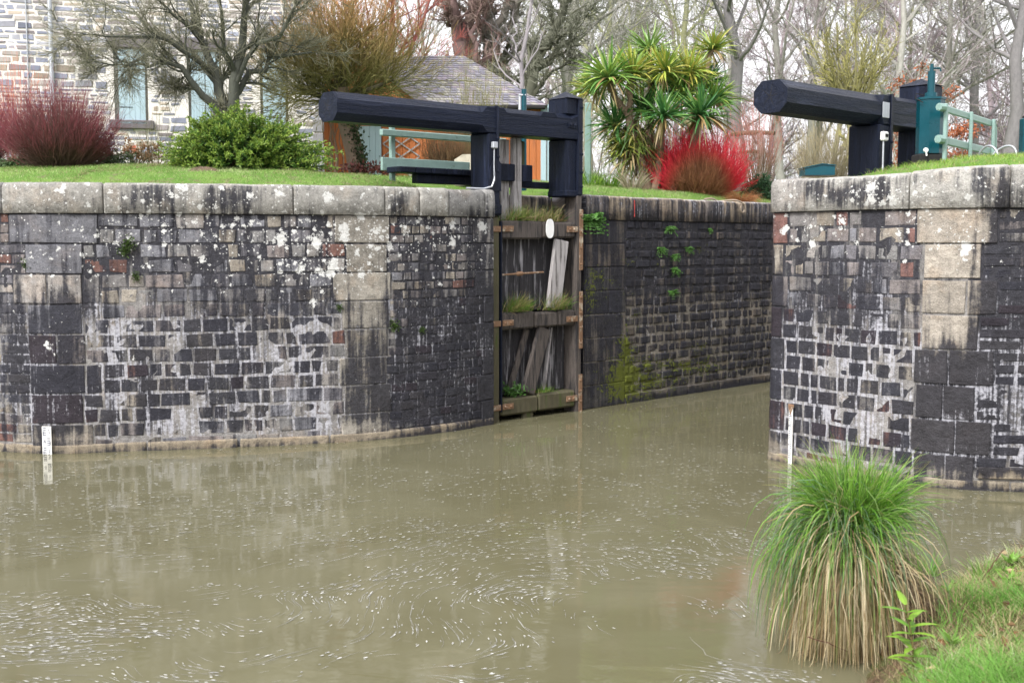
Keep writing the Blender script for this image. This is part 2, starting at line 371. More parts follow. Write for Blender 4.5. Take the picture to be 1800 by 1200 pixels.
def bcourses(n):                   # thinner courses that share the ashlar lines
    out = []
    for i in range(8):
        e = np.linspace(QV[i], QV[i+1], n+1); out += [(e[j+1], e[j], i) for j in range(n)]
    return out
stonecol = [(.24, .225, .21), (.22, .215, .21), (.195, .185, .18), (.25, .225, .19), (.17, .17, .185), (.185, .165, .16), (.13, .125, .135)]
def colA(u, v, r):
    c = np.array(stonecol[r.randint(len(stonecol))])*r.uniform(.75, 1.2)
    if r.rand() < .06: c = np.array((.15, .085, .072))*r.uniform(.7, 1.2)
    return c
# ================= far wing wall (curved, lower approach)
W1 = [(-1500, 745), (-700, 772), (-300, 784), (0, 792), (60, 796.5), (98, 798), (205, 793), (330, 789), (500, 782), (600, 777), (700, 769), (800, 757), (868, 745)]
pA = Path([PZ(*q) for q in W1], sm=.35)
DK = [(430, 600, 150, 80, .34), (250, 690, 50, 60, .45), (260, 760, 60, 30, .2), (100, 690, 45, 75, .70), (110, 570, 60, 45, .30), (40, 640, 22, 45, .8), (150, 700, 14, 60, .3), (780, 640, 70, 120, .42), (850, 590, 20, 160, .75),
      (720, 700, 45, 70, .5), (830, 700, 60, 40, .5), (270, 345, 50, 18, .42), (400, 345, 50, 22, .40), (700, 352, 24, 22, .55), (370, 700, 60, 40, .25), (760, 450, 40, 60, .25), (320, 440, 80, 50, .15), (100, 350, 60, 12, .15),
      (235, 500, 55, 70, -.40), (640, 500, 45, 80, -.45), (640, 405, 45, 30, -.3), (600, 640, 40, 50, -.1), (560, 720, 50, 40, -.35), (228, 715, 16, 60, -.65), (95, 405, 60, 22, -.25), (100, 460, 40, 25, -.15), (780, 350, 60, 25, -.5), (590, 350, 60, 25, -.45), (70, 350, 60, 20, -.25), (640, 760, 60, 20, -.3), (655, 690, 22, 90, .45), (610, 700, 14, 60, .2), (330, 400, 8, 60, .3), (190, 650, 14, 130, .25)]
WH = [(400, 650, 140, 70, .22), (490, 690, 50, 60, .28), (760, 560, 55, 110, .22), (215, 620, 22, 50, .5), (90, 730, 20, 60, .2), (640, 480, 40, 60, .08), (60, 700, 15, 60, .35), (845, 560, 7, 70, .5), (340, 570, 60, 60, .1), (520, 440, 30, 60, .1)]
LI = [(290, 350, 160, 22, .25), (560, 450, 55, 60, .50), (640, 415, 50, 40, .35), (450, 430, 120, 50, .2), (300, 400, 120, 40, .2), (740, 400, 60, 45, .35), (620, 470, 60, 60, .25), (95, 680, 25, 10, .4), (110, 590, 50, 30, .15), (780, 350, 60, 25, -.2)]
def stA(px, py, u, v):
    low = sstep(.28, .10, v)
    d = gauss(px, py, DK, .31)+sstep(2.6, 1.4, v)*.14-low*.45+sstep(.07, .0, v)*.6
    d = d-.10*sstep(1.9, 2.5, v)-.06*sstep(3.15, 3.25, v)
    w = -.20+.38*gauss(px, py, WH, 0)+sstep(2.6, 1.4, v)*.13-low*.22
    l = gauss(px, py, LI, .25)+sstep(1.9, 2.7, v)*.22-sstep(2.0, 1.0, v)*.05
    return np.stack([d, w, np.clip(l*.92, .03, .9), gauss(px, py, [(225, 430, 15, 10, .4), (240, 490, 10, 6, .4)], -.25)], 1)
wA = Wall(pA, stA, colA, 3); wA.mw = .30; wA.mf = lambda px: 1-.75*sstep(680, 705, px)-.35*sstep(80, 40, px)
far_wall = thing('lock_wall', 'curved grey stone wing wall with white lichen and a number board, left of the lock gate', 'wall', tuple(pA.xyz(pA.at(400), 0.0)))
A = pA.at; mb = MB(); bk = MB(); Uend = pA.L
qL = [(30, 184), (57, 156), (34, 154), (56, 153), (57, 157), (58, 155), (58, 150), (57, 165)]
qR = [(592, 688), (612, 684), (588, 690), (604, 686), (610, 684), (598, 680), (606, 688), (600, 684)]
qE = [832, 846, 836, 850, 838, 848, 838, 846]
for i in range(8):
    a, b = qL[i]; split = (a+b)/2+rng.uniform(-20, 20) if i in (2, 4) else None
    bl = [(a, b)] if split is None else [(a, split), (split, b)]
    for (x0, x1) in bl: wA.stone(mb, A(x0)+.008, A(x1)-.008, QV[i+1]+.008, QV[i]-.008, .012, cell=.14, rough=.008)
    if i in (2, 5): wA.stone(mb, A(b)+.01, A(185)-.01, QV[i+1]+.008, QV[i]-.008, .0)
    a, b = qR[i]
    wA.stone(mb, A(a)+.008, A(b)-.008, QV[i+1]+.008, QV[i]-.008, .012, cell=.14, rough=.008, col=np.array((.27, .25, .215))*rng.uniform(.75, 1.15))
    wA.stone(mb, A(qE[i])+.008, Uend-.002, QV[i+1]+.006, QV[i]-.006, .010, cell=.14, col=np.array((.25, .24, .23)))
for (v0, v1, i) in bcourses(2):
    wA.row(bk, A(185 if i in (2, 5) else qL[i][1]), A(qR[i][0]), v0, v1, .15, .38, gap=.026, jit=.014)
for (v0, v1, i) in bcourses(3):
    wA.row(bk, A(-900), A(qL[i][0]), v0, v1, .2, .42, rough=.005); wA.row(bk, A(qR[i][1]), A(qE[i]), v0, v1, .11, .26, rough=.005, gap=.016)
pl = MB(); wA.row(pl, A(-900), Uend, -.7, .13, .8, 1.7, gap=.01, n0=.022, cell=.12, rough=.016, bev=.02, col=np.array((.23, .195, .145)))
mo = MB(); wA.mortar(mo, A(-900), Uend, -.7, 3.2)
wA.mortar(mo, A(-900), Uend, -.7, 3.2, n=-.02) if False else None
mb.build('quoins', MAT['wall'], far_wall, True); bk.build('stonework', MAT['wall'], far_wall, True); pl.build('footing', MAT['wall'], far_wall, True); mo.build('mortar', MAT['wall'], far_wall, True)
cp = MB()
wA.cf = lambda u, v, r: np.array([(.27, .262, .24), (.235, .23, .22), (.29, .28, .255)][r.randint(3)])*r.uniform(.9, 1.1)
js = [A(-900), A(-620), A(-350), A(-150), A(22), A(195), A(522), A(679), A(738), A(788), A(850), Uend+.0]
wA.coping(cp, js, ZC0, lambda u: ZC1)
cp.build('coping', MAT['wall'], far_wall, True)
# ================= gate recess and chamber wall on the far side
O1 = PZ(880, 741); M1 = PZ(1022, 722); GL = np.linalg.norm((M1-O1)[:2]); ga = (M1-O1)/GL; gb = np.array([ga[1], -ga[0], 0.]); gz = np.array([0, 0, 1.])
C1 = np.append(pA.p[-1], 0)
E0 = PZ(1026, 720); E1 = PZ(1343, 672); ea = nrm(E1-E0); Efar = E0+ea*34
rec0 = C1-gb*.75; rec1 = E0-gb*.75
pR = Path([C1, rec0, rec0+ga*.02, rec1, rec1+gb*.02, E0], step=.02)
pE = Path([E0, Efar], step=.1)
MO = [(1105, 460, 10, 14, .45), (1160, 470, 14, 20, .3), (1232, 440, 14, 12, .4), (1120, 555, 14, 16, .45), (1100, 610, 10, 20, .45), (1055, 485, 14, 16, .4), (1040, 530, 12, 26, .3), (1235, 610, 18, 12, .4), (1185, 640, 40, 14, .35), (1100, 660, 16, 30, .35), (1130, 670, 70, 40, .50), (1110, 640, 30, 60, .3), (1240, 645, 40, 22, .40), (1080, 530, 20, 80, .2), (1100, 600, 16, 60, .2), (1060, 500, 30, 40, .22), (1180, 430, 60, 40, .12), (1250, 440, 40, 30, .1), (1035, 500, 12, 60, .45), (1080, 680, 22, 30, .4), (1300, 620, 40, 40, .12)]
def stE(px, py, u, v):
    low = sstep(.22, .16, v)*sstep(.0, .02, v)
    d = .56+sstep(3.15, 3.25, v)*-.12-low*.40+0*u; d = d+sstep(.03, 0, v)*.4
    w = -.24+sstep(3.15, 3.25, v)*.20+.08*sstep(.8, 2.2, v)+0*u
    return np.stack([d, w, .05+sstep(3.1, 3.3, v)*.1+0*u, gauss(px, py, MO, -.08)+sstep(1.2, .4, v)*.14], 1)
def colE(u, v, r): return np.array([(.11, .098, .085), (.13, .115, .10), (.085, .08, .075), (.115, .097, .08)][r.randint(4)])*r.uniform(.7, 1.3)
wE = Wall(pE, stE, colE, 8); wE.mw = .26; wE.md = .25
ch = thing('lock_wall', 'dark mossy chamber wall of small stones receding behind the lock gate', 'wall', tuple(pE.xyz(2.0, 0.0)))
mb = MB(); bk = MB(); mo = MB()
EA = lambda px: float(np.linalg.norm((PZ(px, np.interp(px, [1026, 1343], [720, 672]))-E0)))
ub = EA(1097)
for i in range(8):
    x = ub+(.02 if i % 2 else -.02); s_ = ub*.5*rng.uniform(.7, 1.3)
    if i % 3 == 1: wE.stone(mb, .0, x-.006, QV[i+1]+.006, QV[i]-.006, .0, cell=.15, rough=.006)
    else:
        wE.stone(mb, .0, s_-.005, QV[i+1]+.006, QV[i]-.006, .0, cell=.15, rough=.006); wE.stone(mb, s_+.005, x-.006, QV[i+1]+.006, QV[i]-.006, .0, cell=.15, rough=.006)
nc = 18; vs = np.linspace(3.19, .17, nc+1)
for i in range(nc): wE.row(bk, ub+.02, 9.0, vs[i+1], vs[i], .12, .34, gap=.03, rough=.016, jit=.012, bev=.016)
for i in range(9): wE.row(bk, 9.0, 34, QV[i-1] if i else 3.19, QV[i], .6, 1.2, cell=.4) if i else None
wE.row(bk, ub+.02, 9.0, -.02, .17, .3, .7, n0=.02, rough=.01)
wE.row(bk, 0, 34, -.7, -.03, 1.2, 2.0, n0=.02, cell=.3)
wE.mortar(mo, 0, 34, -.7, 3.2, n=-.012, col=(.20, .18, .15), cell=.09)
mb.build('quoins', MAT['wall'], ch, True); bk.build('stonework', MAT['wall'], ch, True); mo.build('mortar', MAT['wall'], ch, True)
cp = MB(); wE.cf = lambda u, v, r: np.array([(.28, .23, .18), (.22, .19, .17), (.33, .27, .20)][r.randint(3)])*r.uniform(.75, 1.15)
js = [0.0]
while js[-1] < 10: js.append(js[-1]+rng.uniform(.5, .85))
while js[-1] < 33: js.append(js[-1]+2.0)
wE.coping(cp, js, ZC0, lambda u: ZC1, n0=.03, depth=.75); cp.build('coping', MAT['wall'], ch, True)
pm_ = MB(); uu_ = np.full(12, EA(1109)); 
pm_.add(np.vstack([pE.xyz(uu_[:6]-.012+.006*np.sin(np.arange(6)), np.linspace(3.25, 3.54, 6), .042), pE.xyz(uu_[:6]+.014+.005*np.cos(np.arange(6)*2), np.linspace(3.25, 3.54, 6), .042)]), [(i, i+6, i+7, i+1) for i in range(5)], (.45, .06, .05)); pm_.build('red_paint_mark', MAT['house'], ch)
rp_ = MB(); ur = EA(1282); tt_ = np.linspace(0, 1, 24); rp_.tubes(pE.xyz(ur-.75+.95*tt_, 3.615+.02*np.sin(tt_*9)-.30*np.clip(tt_-.72, 0, 1)*1.0, -.12+.03*np.sin(tt_*7)+.24*sstep(.55, .8, tt_)), np.full(24, .016), 7, (.30, .24, .18)); rp_.tubes(pE.xyz(ur+.2+.07*np.sin(tt_*6.28), 3.46+.075*np.cos(tt_*6.28), .10+0*tt_), np.full(24, .016), 7, (.30, .24, .18))
tag(rp_.build('mooring_rope', MAT['house'], None, True, loc=pE.xyz(np.array([ur]), 3.6)[0]), 'frayed rope lying over the chamber coping with its loop hanging down the face', 'rope')
# recess (behind the leaf)
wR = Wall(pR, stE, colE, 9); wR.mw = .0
rc = thing('lock_wall', 'shadowed stone recess wall directly behind the open lock gate', 'wall', tuple(pR.xyz(1.0, 0.0)))
mb = MB()
for i in range(8): wR.row(mb, .01, .74, QV[i+1], QV[i], .7, .8, cell=.2); wR.row(mb, .76, pR.L-.77, QV[i+1], QV[i], .5, .9, cell=.2); wR.row(mb, pR.L-.74, pR.L-.005, QV[i+1], QV[i], .7, .8, cell=.2)
wR.row(mb, .01, .74, -.7, -.01, .7, .8, cell=.2); wR.row(mb, .76, pR.L-.77, -.7, -.01, .5, .9, cell=.2); wR.row(mb, pR.L-.74, pR.L-.005, -.7, -.01, .7, .8, cell=.2)
mo = MB(); wR.mortar(mo, 0, pR.L, -.7, 3.2, cell=.1, n=-.03)
mb.build('stonework', MAT['wall'], rc, True); mo.build('mortar', MAT['wall'], rc, True)
cp = MB(); wR.cf = lambda u, v, r: np.array((.30, .26, .21))*r.uniform(.8, 1.1)
wR.coping(cp, [.80, 1.3, 1.9, pR.L-.80], ZC0, lambda u: ZC1, n0=.0, depth=.5); cp.build('coping', MAT['wall'], rc, True)
# ================= near bullnose wall on the right
Cn = PZ(1347, 805.5)
far_in = Cn+np.array([.72, .69, 0])*34
W3 = [Cn+np.array([.72, .69, 0])*.30, Cn+np.array([.72, .69, 0])*.04, PZ(1350, 806.5), PZ(1400, 815), PZ(1450, 826), PZ(1520, 839), PZ(1600, 850), PZ(1645, 856), PZ(1715, 861), PZ(1800, 864), PZ(2000, 865), PZ(2500, 850), PZ(3400, 800)]
pN = Path(W3, sm=.06); 
u_c = .26
pNx = pN.px.copy(); pNx[pN.u < u_c] = -1e4; pNx = np.maximum.accumulate(pNx); 
def Nn(px): return float(np.interp(px, pNx, pN.u))
DK3 = [(1360, 560, 14, 130, .55), (1660, 690, 55, 70, .85), (1690, 780, 60, 50, .9), (1480, 560, 90, 60, .18), (1500, 660, 100, 80, .18), (1430, 760, 50, 50, .25), (1590, 800, 26, 50, .7), (1435, 335, 24, 24, .55), (1560, 330, 50, 18, .55), (1740, 640, 30, 300, .35), (1780, 560, 50, 240, .42), (1700, 335, 30, 20, .35), (1395, 340, 8, 25, .3), (1490, 340, 30, 14, .3), (1620, 320, 40, 10, .3), (1770, 340, 20, 20, .3),
       (1370, 335, 22, 22, -.4), (1670, 395, 60, 40, -.55), (1670, 460, 50, 45, -.6), (1660, 560, 50, 45, -.50), (1450, 395, 70, 40, -.38), (1360, 410, 15, 30, -.3), (1640, 335, 60, 25, -.35), (1600, 700, 9, 100, -.45), (1620, 620, 10, 40, -.4), (1420, 800, 60, 20, -.2), (1520, 820, 40, 12, -.3), (1490, 430, 60, 40, -.2)]
WH3 = [(1470, 600, 90, 120, .22), (1560, 560, 30, 90, .20), (1750, 600, 60, 260, .18), (1390, 730, 16, 60, .4), (1580, 420, 16, 40, .35), (1365, 740, 10, 80, .4), (1540, 470, 60, 20, .3), (1350, 400, 8, 60, .15), (1680, 735, 40, 5, .6), (1500, 740, 60, 60, .15)]
LI3 = [(1450, 340, 20, 20, .2), (1560, 345, 60, 25, .75), (1640, 340, 60, 25, .3), (1480, 400, 90, 60, .15), (1390, 345, 10, 25, .75), (1730, 325, 40, 22, .5), (1680, 440, 30, 25, .45), (1590, 410, 15, 45, .55), (1700, 390, 60, 40, .2), (1420, 400, 60, 40, .1)]
def stN(px, py, u, v):
    low = sstep(.30, .12, v)
    d = gauss(px, py, DK3, .31)+sstep(2.6, 1.7, v)*.20-low*.5+sstep(.07, 0, v)*.6-.08*sstep(1.9, 2.5, v)-.06*sstep(3.15, 3.25, v); w = -.23+.55*gauss(px, py, WH3, 0)+sstep(2.7, 1.6, v)*.08-low*.25
    l = gauss(px, py, LI3, .12)+sstep(2.2, 2.9, v)*.16
    return np.stack([d, w, np.clip(l, .03, .95), -.3+0*u], 1)
def colN(u, v, r):
    c = np.array(stonecol[r.randint(len(stonecol))])*r.uniform(.75, 1.15)
    if r.rand() < .22: c = np.array((.15, .085, .075))*r.uniform(.7, 1.2)
    return c
wN = Wall(pN, stN, colN, 21); wN.mw = .36
near_wall = thing('lock_wall', 'rounded end of the near lock wall with white mortar lines and a thin gauge strip, at right', 'wall', tuple(pN.xyz(Nn(1600), 0.0)))
mb = MB(); bk = MB(); mo = MB()
q1 = [1377, 1371, 1379, 1370, 1376, 1372, 1378, 1371]; q2 = [(1598, 1738), (1612, 1712), (1610, 1741), (1612, 1710), (1600, 1740), (1604, 1710), (1598, 1740), (1604, 1712)]
for i in range(8):
    wN.stone(mb, .0, Nn(q1[i])-.008, QV[i+1]+.007, QV[i]-.007, .008, cell=.05)
    a, b = q2[i]; cuts = [a, b] if i in (0, 1, 3) else [a, (a+b)/2+rng.uniform(-12, 12), b]
    for x0, x1 in zip(cuts[:-1], cuts[1:]): wN.stone(mb, Nn(x0)+.007, Nn(x1)-.007, QV[i+1]+.008, QV[i]-.008, .014, cell=.13, rough=.008, col=np.array((.29, .26, .22))*rng.uniform(.85, 1.1))
for (v0, v1, i) in bcourses(2): wN.row(bk, Nn(q1[i]), Nn(q2[i][0]), v0+.002, v1, .12, .34, gap=.026, jit=.009)
for (v0, v1, i) in bcourses(3):
    if v1 < .2: continue
    wN.row(bk, Nn(q2[i][1]), pN.L, v0, v1, .2, .6, gap=.03, col=None)
pl = MB(); wN.row(pl, .0, pN.L, -.7, .12, .7, 1.4, gap=.01, n0=.03, cell=.1, rough=.014, bev=.02, col=np.array((.22, .19, .145))); wN.row(pl, Nn(1716), pN.L, .13, .28, .9, 1.6, n0=.03, rough=.012, col=np.array((.23, .195, .145)))
wN.mortar(mo, .0, pN.L, -.7, 3.2)
mb.build('quoins', MAT['wall'], near_wall, True); bk.build('stonework', MAT['wall'], near_wall, True); pl.build('footing', MAT['wall'], near_wall, True); mo.build('mortar', MAT['wall'], near_wall, True)
cp = MB(); wN.cf = lambda u, v, r: np.array([(.31, .30, .275), (.28, .265, .245)][r.randint(2)])*r.uniform(.9, 1.1)
topN = lambda u: ZC1+.07*float(sstep(Nn(1500), Nn(1800), u))
wN.coping(cp, [.0, Nn(1409), Nn(1586), Nn(1756), Nn(1960), Nn(2300), Nn(2800), pN.L], ZC0, topN, n0=.06, depth=.6)
cp.build('coping', MAT['wall'], near_wall, True)
# chamber face of the near wall (turned away from the camera), big blocks
c0 = Cn+np.array([.72, .69, 0])*.30
pC = Path([far_in, c0], step=.2); wC = Wall(pC, lambda px, py, u, v: np.stack([.5+0*u, -.3+0*u, .05+0*u, -.1+0*u], 1), colE, 31); wC.mw = 0
nb = thing('lock_wall', 'chamber side of the near lock wall facing the far bank, seen only edge-on', 'wall', tuple(pC.xyz(pC.L/2, 0.0)))
mb = MB()
for i in range(8): wC.row(mb, 0, pC.L, QV[i+1], QV[i], .8, 1.6, cell=.4)
wC.row(mb, 0, pC.L, -.7, -.01, 1.5, 2.2, cell=.4); mb.build('stonework', MAT['wall'], nb, True)
cp = MB(); wC.coping(cp, list(np.linspace(0, pC.L, 22)), ZC0, lambda u: ZC1, n0=.03, depth=.5, col=np.array((.33, .29, .24))); cp.build('coping', MAT['wall'], nb, True)
# ---- water outline (plan), the banks are everything outside it
far_r = Efar; bank_edge = np.array([PZ(2600, 900)[:2], PZ(1990, 905)[:2], PZ(1800, 962)[:2], PZ(1740, 1000)[:2], PZ(1690, 1030)[:2], PZ(1640, 1030)[:2], PZ(1580, 1075)[:2], PZ(1525, 1195)[:2], PZ(1490, 1290)[:2], PZ(1440, 1420)[:2], (-.5, 3.8), (-6, 3.0), (-30, 2.5)])
wp = [pA.xyz(np.linspace(0, pA.L, 120), 0)[:, :2], np.array([rec0[:2], rec1[:2]]), np.array([E0[:2], Efar[:2], far_in[:2]]), pN.xyz(np.linspace(0, pN.L, 120), 0)[:, :2]]
water_poly = np.vstack(wp+[np.array([(60, pN.p[-1][1]-3), (60, 12.)]), np.array([(40, 9.0)]), bank_edge, np.array([(-60, 3), (-60, pA.p[0][1]+2)])])
def inside(x, y, poly):
    r = np.zeros(x.shape, bool); n = len(poly)
    for i in range(n):
        x0, y0 = poly[i]; x1, y1 = poly[(i+1) % n]
        if y0 == y1: continue
        c = ((y0 > y) != (y1 > y)) & (x < (x1-x0)*(y-y0)/(y1-y0)+x0); r ^= c
    return r
def pdist(x, y, pts):
    d = np.full(x.shape, 1e9)
    for (x0, y0), (x1, y1) in zip(pts[:-1], pts[1:]):
        dx, dy = x1-x0, y1-y0; L2 = dx*dx+dy*dy+1e-12
        t = np.clip(((x-x0)*dx+(y-y0)*dy)/L2, 0, 1); d = np.minimum(d, np.hypot(x-x0-t*dx, y-y0-t*dy))
    return d
edge_far = np.vstack(wp+[np.array([(60, pN.p[-1][1]-3)])]); edge_far = np.vstack([[(-60, pA.p[0][1]+2)], edge_far])
def ground_z(x, y):
    d = pdist(x, y, edge_far)
    z = 3.56+.26*sstep(.35, 1.6, d)+.26*sstep(1.2, 4.2, d)
    nearr = (y < 12.2+ .69/.72*(x-3.0)) & (x > 3)
    z = z+np.where(nearr, .06*sstep(3.6, 7, x), 0)
    return z+(fbm(x*1.1, y*1.1, 3)-.5)*.07*sstep(.5, 1.5, d)
gx = np.concatenate([np.linspace(-200, -40, 12)[:-1], np.linspace(-40, -15, 12)[:-1], np.arange(-15, 15, .22), np.linspace(15, 40, 20), np.linspace(45, 200, 12)])
gy = np.concatenate([np.arange(11.5, 30, .22), np.linspace(30.3, 60, 30), np.linspace(64, 420, 26)])
X, Y = np.meshgrid(gx, gy); Z = ground_z(X, Y)
ins = inside(X, Y, water_poly)
lower = (Y < 12) | ((X > pN.p[-1][0]) & (Y < 13))
ok = ~ins
m, k = X.shape; idx = np.arange(m*k).reshape(m, k)
Q = np.stack([idx[:-1, :-1], idx[:-1, 1:], idx[1:, 1:], idx[1:, :-1]], -1).reshape(-1, 4)
Q = Q[ok.ravel()[Q].all(1)]
Q = Q[~((X.ravel()[Q].mean(1) < 3) & (Y.ravel()[Q].mean(1) < 12.2))]
def groundmat(name, a, b, c):
    m_, nt, out = newmat(name); co = objco(nt)
    n1 = noise(nt, co, 1.3, 5); n2 = noise(nt, co, 40, 3)
    col = mixc(nt, ramp(nt, n1, .4, .6), a, b); col = mixc(nt, ramp(nt, noise(nt, co, 4, 5), .56, .70), col, c)
    k_ = math_(nt, 'MULTIPLY_ADD', n2, 1.0, .5); col = mixc(nt, 1.0, col, nd(nt, 'CombineXYZ', {0: k_, 1: k_, 2: k_}).outputs[0], 'MULTIPLY')
    bp = nd(nt, 'Bump', {'Strength': .8, 'Distance': .03, 'Height': n2})
    b_ = nd(nt, 'BsdfPrincipled', {'Base Color': col, 'Roughness': .95, 'Normal': bp.outputs[0], 'Specular IOR Level': .15}); nt.links.new(b_.outputs[0], out.inputs[0]); return m_
MAT['lawn'] = groundmat('lawn_ground', (.10, .19, .035), (.14, .23, .05), (.16, .15, .08))
MAT['bank'] = groundmat('bank_ground', (.10, .12, .04), (.12, .085, .05), (.07, .045, .03))
tag(MB().add(np.stack([X.ravel(), Y.ravel(), Z.ravel()], 1), [Q]).build('lawn', MAT['lawn'], None, True), 'green lawn on top of the lock banks, stretching back to the house and the wood', 'lawn', kind='structure')
# ---- foreground bank under the photographer
def bank_z(x, y):
    d = pdist(x, y, bank_edge)
    z = .02+.30*sstep(0, .55, d)+.62*sstep(.35, 2.2, d)+.25*sstep(1.5, 5, d)
    return z+(fbm(x*2.3, y*2.3, 4)-.5)*.22*sstep(.05, .5, d)
bx = np.concatenate([np.linspace(-40, -2, 20)[:-1], np.arange(-2, 9, .09), np.linspace(9.2, 60, 20)]); by = np.concatenate([np.linspace(-14, 2, 12)[:-1], np.arange(2, 11.2, .09)])
X, Y = np.meshgrid(bx, by); d0 = pdist(X, Y, bank_edge); iw = inside(X, Y, water_poly)
Z = np.where(iw, .02-d0*1.1, bank_z(X, Y)); Z = np.maximum(Z, -.6)
m, k = X.shape; idx = np.arange(m*k).reshape(m, k)
Q = np.stack([idx[:-1, :-1], idx[:-1, 1:], idx[1:, 1:], idx[1:, :-1]], -1).reshape(-1, 4)
Q = Q[(Z.ravel()[Q] > -.55).any(1)]
tag(MB().add(np.stack([X.ravel(), Y.ravel(), Z.ravel()], 1), [Q]).build('riverbank', MAT['bank'], None, True), 'grassy foreground bank sloping to the water at the bottom right', 'bank', kind='structure')
# ---- water
def watermat():
    m_, nt, out = newmat('muddy_canal_water'); co = objco(nt)
    col = mixc(nt, ramp(nt, noise(nt, co, .45, 4, .5, 1.5), .35, .65), (.116, .108, .061), (.135, .127, .076))
    n1 = noise(nt, vmul(nt, co, (1, 1.6, 1)), 2.2, 3, .5, .6); n2 = noise(nt, vmul(nt, co, (1, 1.5, 1)), 9, 3, .5, .8)
    bp = nd(nt, 'Bump', {'Strength': .055, 'Distance': .05, 'Height': math_(nt, 'MULTIPLY_ADD', n2, .16, n1)})
    b_ = nd(nt, 'BsdfPrincipled', {'Base Color': col, 'Roughness': .035, 'IOR': 1.33, 'Normal': bp.outputs[0]}); nt.links.new(b_.outputs[0], out.inputs[0]); return m_
MAT['water'] = watermat()
tag(MB().add([(-60, -10, 0), (80, -10, 0), (80, 60, 0), (-60, 60, 0)], [(0, 1, 2, 3)]).build('water', MAT['water']), 'muddy olive brown canal water', 'water', kind='structure')
# ---- foam flecks carried along by the eddies
def vel(p):
    v = np.tile(np.array([-1.0, -.10]), (len(p), 1))
    for (cx, cy, g, s) in VORT:
        dx = p[:, 0]-cx; dy = p[:, 1]-cy; r2 = dx*dx+dy*dy
        k = g*np.exp(-r2/(s*s)); v[:, 0] += -dy*k; v[:, 1] += dx*k
    e = .02; sc2 = 1.1
    f = lambda q: fbm(q[:, 0]*sc2+7, q[:, 1]*sc2+3, 2)
    gxx = (f(p+[e, 0])-f(p-[e, 0]))/(2*e); gyy = (f(p+[0, e])-f(p-[0, e]))/(2*e)
    amp = .9*sstep(13.0, 9.0, p[:, 1])+.06
    v[:, 0] += gyy*amp; v[:, 1] += -gxx*amp
    return nrm(v)
v1 = PZ(870, 1045)[:2]; v2 = PZ(1060, 985)[:2]; v3 = PZ(600, 1105)[:2]; v4 = PZ(1150, 1090)[:2]
VORT = [(v1[0], v1[1], 2.0, 1.3), (v2[0], v2[1], 1.2, 1.0), (v3[0], v3[1], -1.6, .9), (v4[0], v4[1], 1.6, .9), (1.3, 12.5, .55, 3.0)]
fr = np.random.RandomState(4); fp = []; fl = []; fw = []
px = fr.uniform(-60, 1800, 30000); py = fr.uniform(690, 1230, 30000)**1.0
base = np.array([PZ(a, b)[:2] for a, b in zip(px, py)])
dens = fbm(base[:, 0]*1.3+3, base[:, 1]*2.2, 5)
band = .18*np.exp(-((py-930)/60)**2)+.20*np.exp(-((px-850)/300)**2-((py-1030)/90)**2)+.20*np.exp(-((px-120)/200)**2-((py-1110)/80)**2)+.12*np.exp(-((py-840)/50)**2)-.25*np.exp(-((px-1150)/120)**2-((py-1110)/80)**2)-.1*sstep(1400, 1700, px)
keep = (dens+band+fr.uniform(-.2, .2, len(px)) > .665) & inside(base[:, 0], base[:, 1], water_poly) & (base[:, 1] < 24)
base = base[keep]; py = py[keep]; px = px[keep]; n = len(base)
calm = sstep(880, 960, py)
L = np.where(fr.rand(n) < .55, fr.uniform(.02, .05, n), np.exp(fr.normal(-2.7, .6, n))*(1+1.1*calm)); Wd = np.where(L < .055, fr.uniform(.004, .015, n), fr.uniform(.0014, .0042, n))
k = 7; pts = np.zeros((n, k, 2)); pts[:, 0] = base
for i in range(1, k):
    v = vel(pts[:, i-1]); mid = pts[:, i-1]+v*(L/(k-1)/2)[:, None]; pts[:, i] = pts[:, i-1]+vel(mid)*(L/(k-1))[:, None]
P = np.dstack([pts, np.full((n, k), .004)]); P[..., 2] += fr.uniform(0, .002, n)[:, None]; P[..., :2] += np.cumsum(fr.normal(size=(n, k, 2)), 1)*(L*.012)[:, None, None]
T = nrm(np.gradient(pts, axis=1)); side = np.dstack([-T[..., 1], T[..., 0], np.zeros((n, k))])
prof = np.array([.25, .75, 1, .9, .7, .5, .15])*1.0
w = Wd[:, None]*prof[None]*fr.uniform(.6, 1.4, (n, k))
MAT['foam'] = leafmat('foam_flecks', .8, 0, .2, .35, 30)
fc = np.array((.52, .515, .48))*np.where(L > .055, .72, 1.0)[:, None]*np.where(fr.rand(n) < .55, fr.uniform(.45, .75, n), fr.uniform(.75, 1.15, n))[:, None]
tag(MB().ribbons(P, w, side, fc).build('foam', MAT['foam']), 'white foam flecks swirling on the canal surface', 'foam', kind='stuff')
print('foam', n)
def frame(O, a, b):
    O = np.asarray(O, float)
    return (lambda x, y, z: O+a*x+b*y+gz*z), (lambda mb, x0, x1, y0, y1, z0, z1, **k: mb.box(O+a*(x0+x1)/2+b*(y0+y1)/2+gz*(z0+z1)/2, (x1-x0, y1-y0, z1-z0), a, b, gz, **k))
def beam_mesh(mb, G, stations, y0, y1, z0, z1):
    """squared timber whose arrises are chamfered between stations (x, chamfer top, chamfer bottom)"""
    rings = []
    for x, ct, cb in stations:
        ct = max(ct, .006); cb = max(cb, .006)
        r = [(y1, z0+cb), (y1, z1-ct), (y1-ct, z1), (y0+ct, z1), (y0, z1-ct), (y0, z0+cb), (y0+cb, z0), (y1-cb, z0)]
        rings.append([G(x+random.uniform(-.002, .002), y, z) for y, z in r])
    V = np.array(rings).reshape(-1, 3); n = len(stations)
    Q = [(i*8+j, i*8+(j+1) % 8, (i+1)*8+(j+1) % 8, (i+1)*8+j) for i in range(n-1) for j in range(8)]
    mb.add(V, Q+[tuple(range(7, -1, -1)), tuple((n-1)*8+i for i in range(8))])
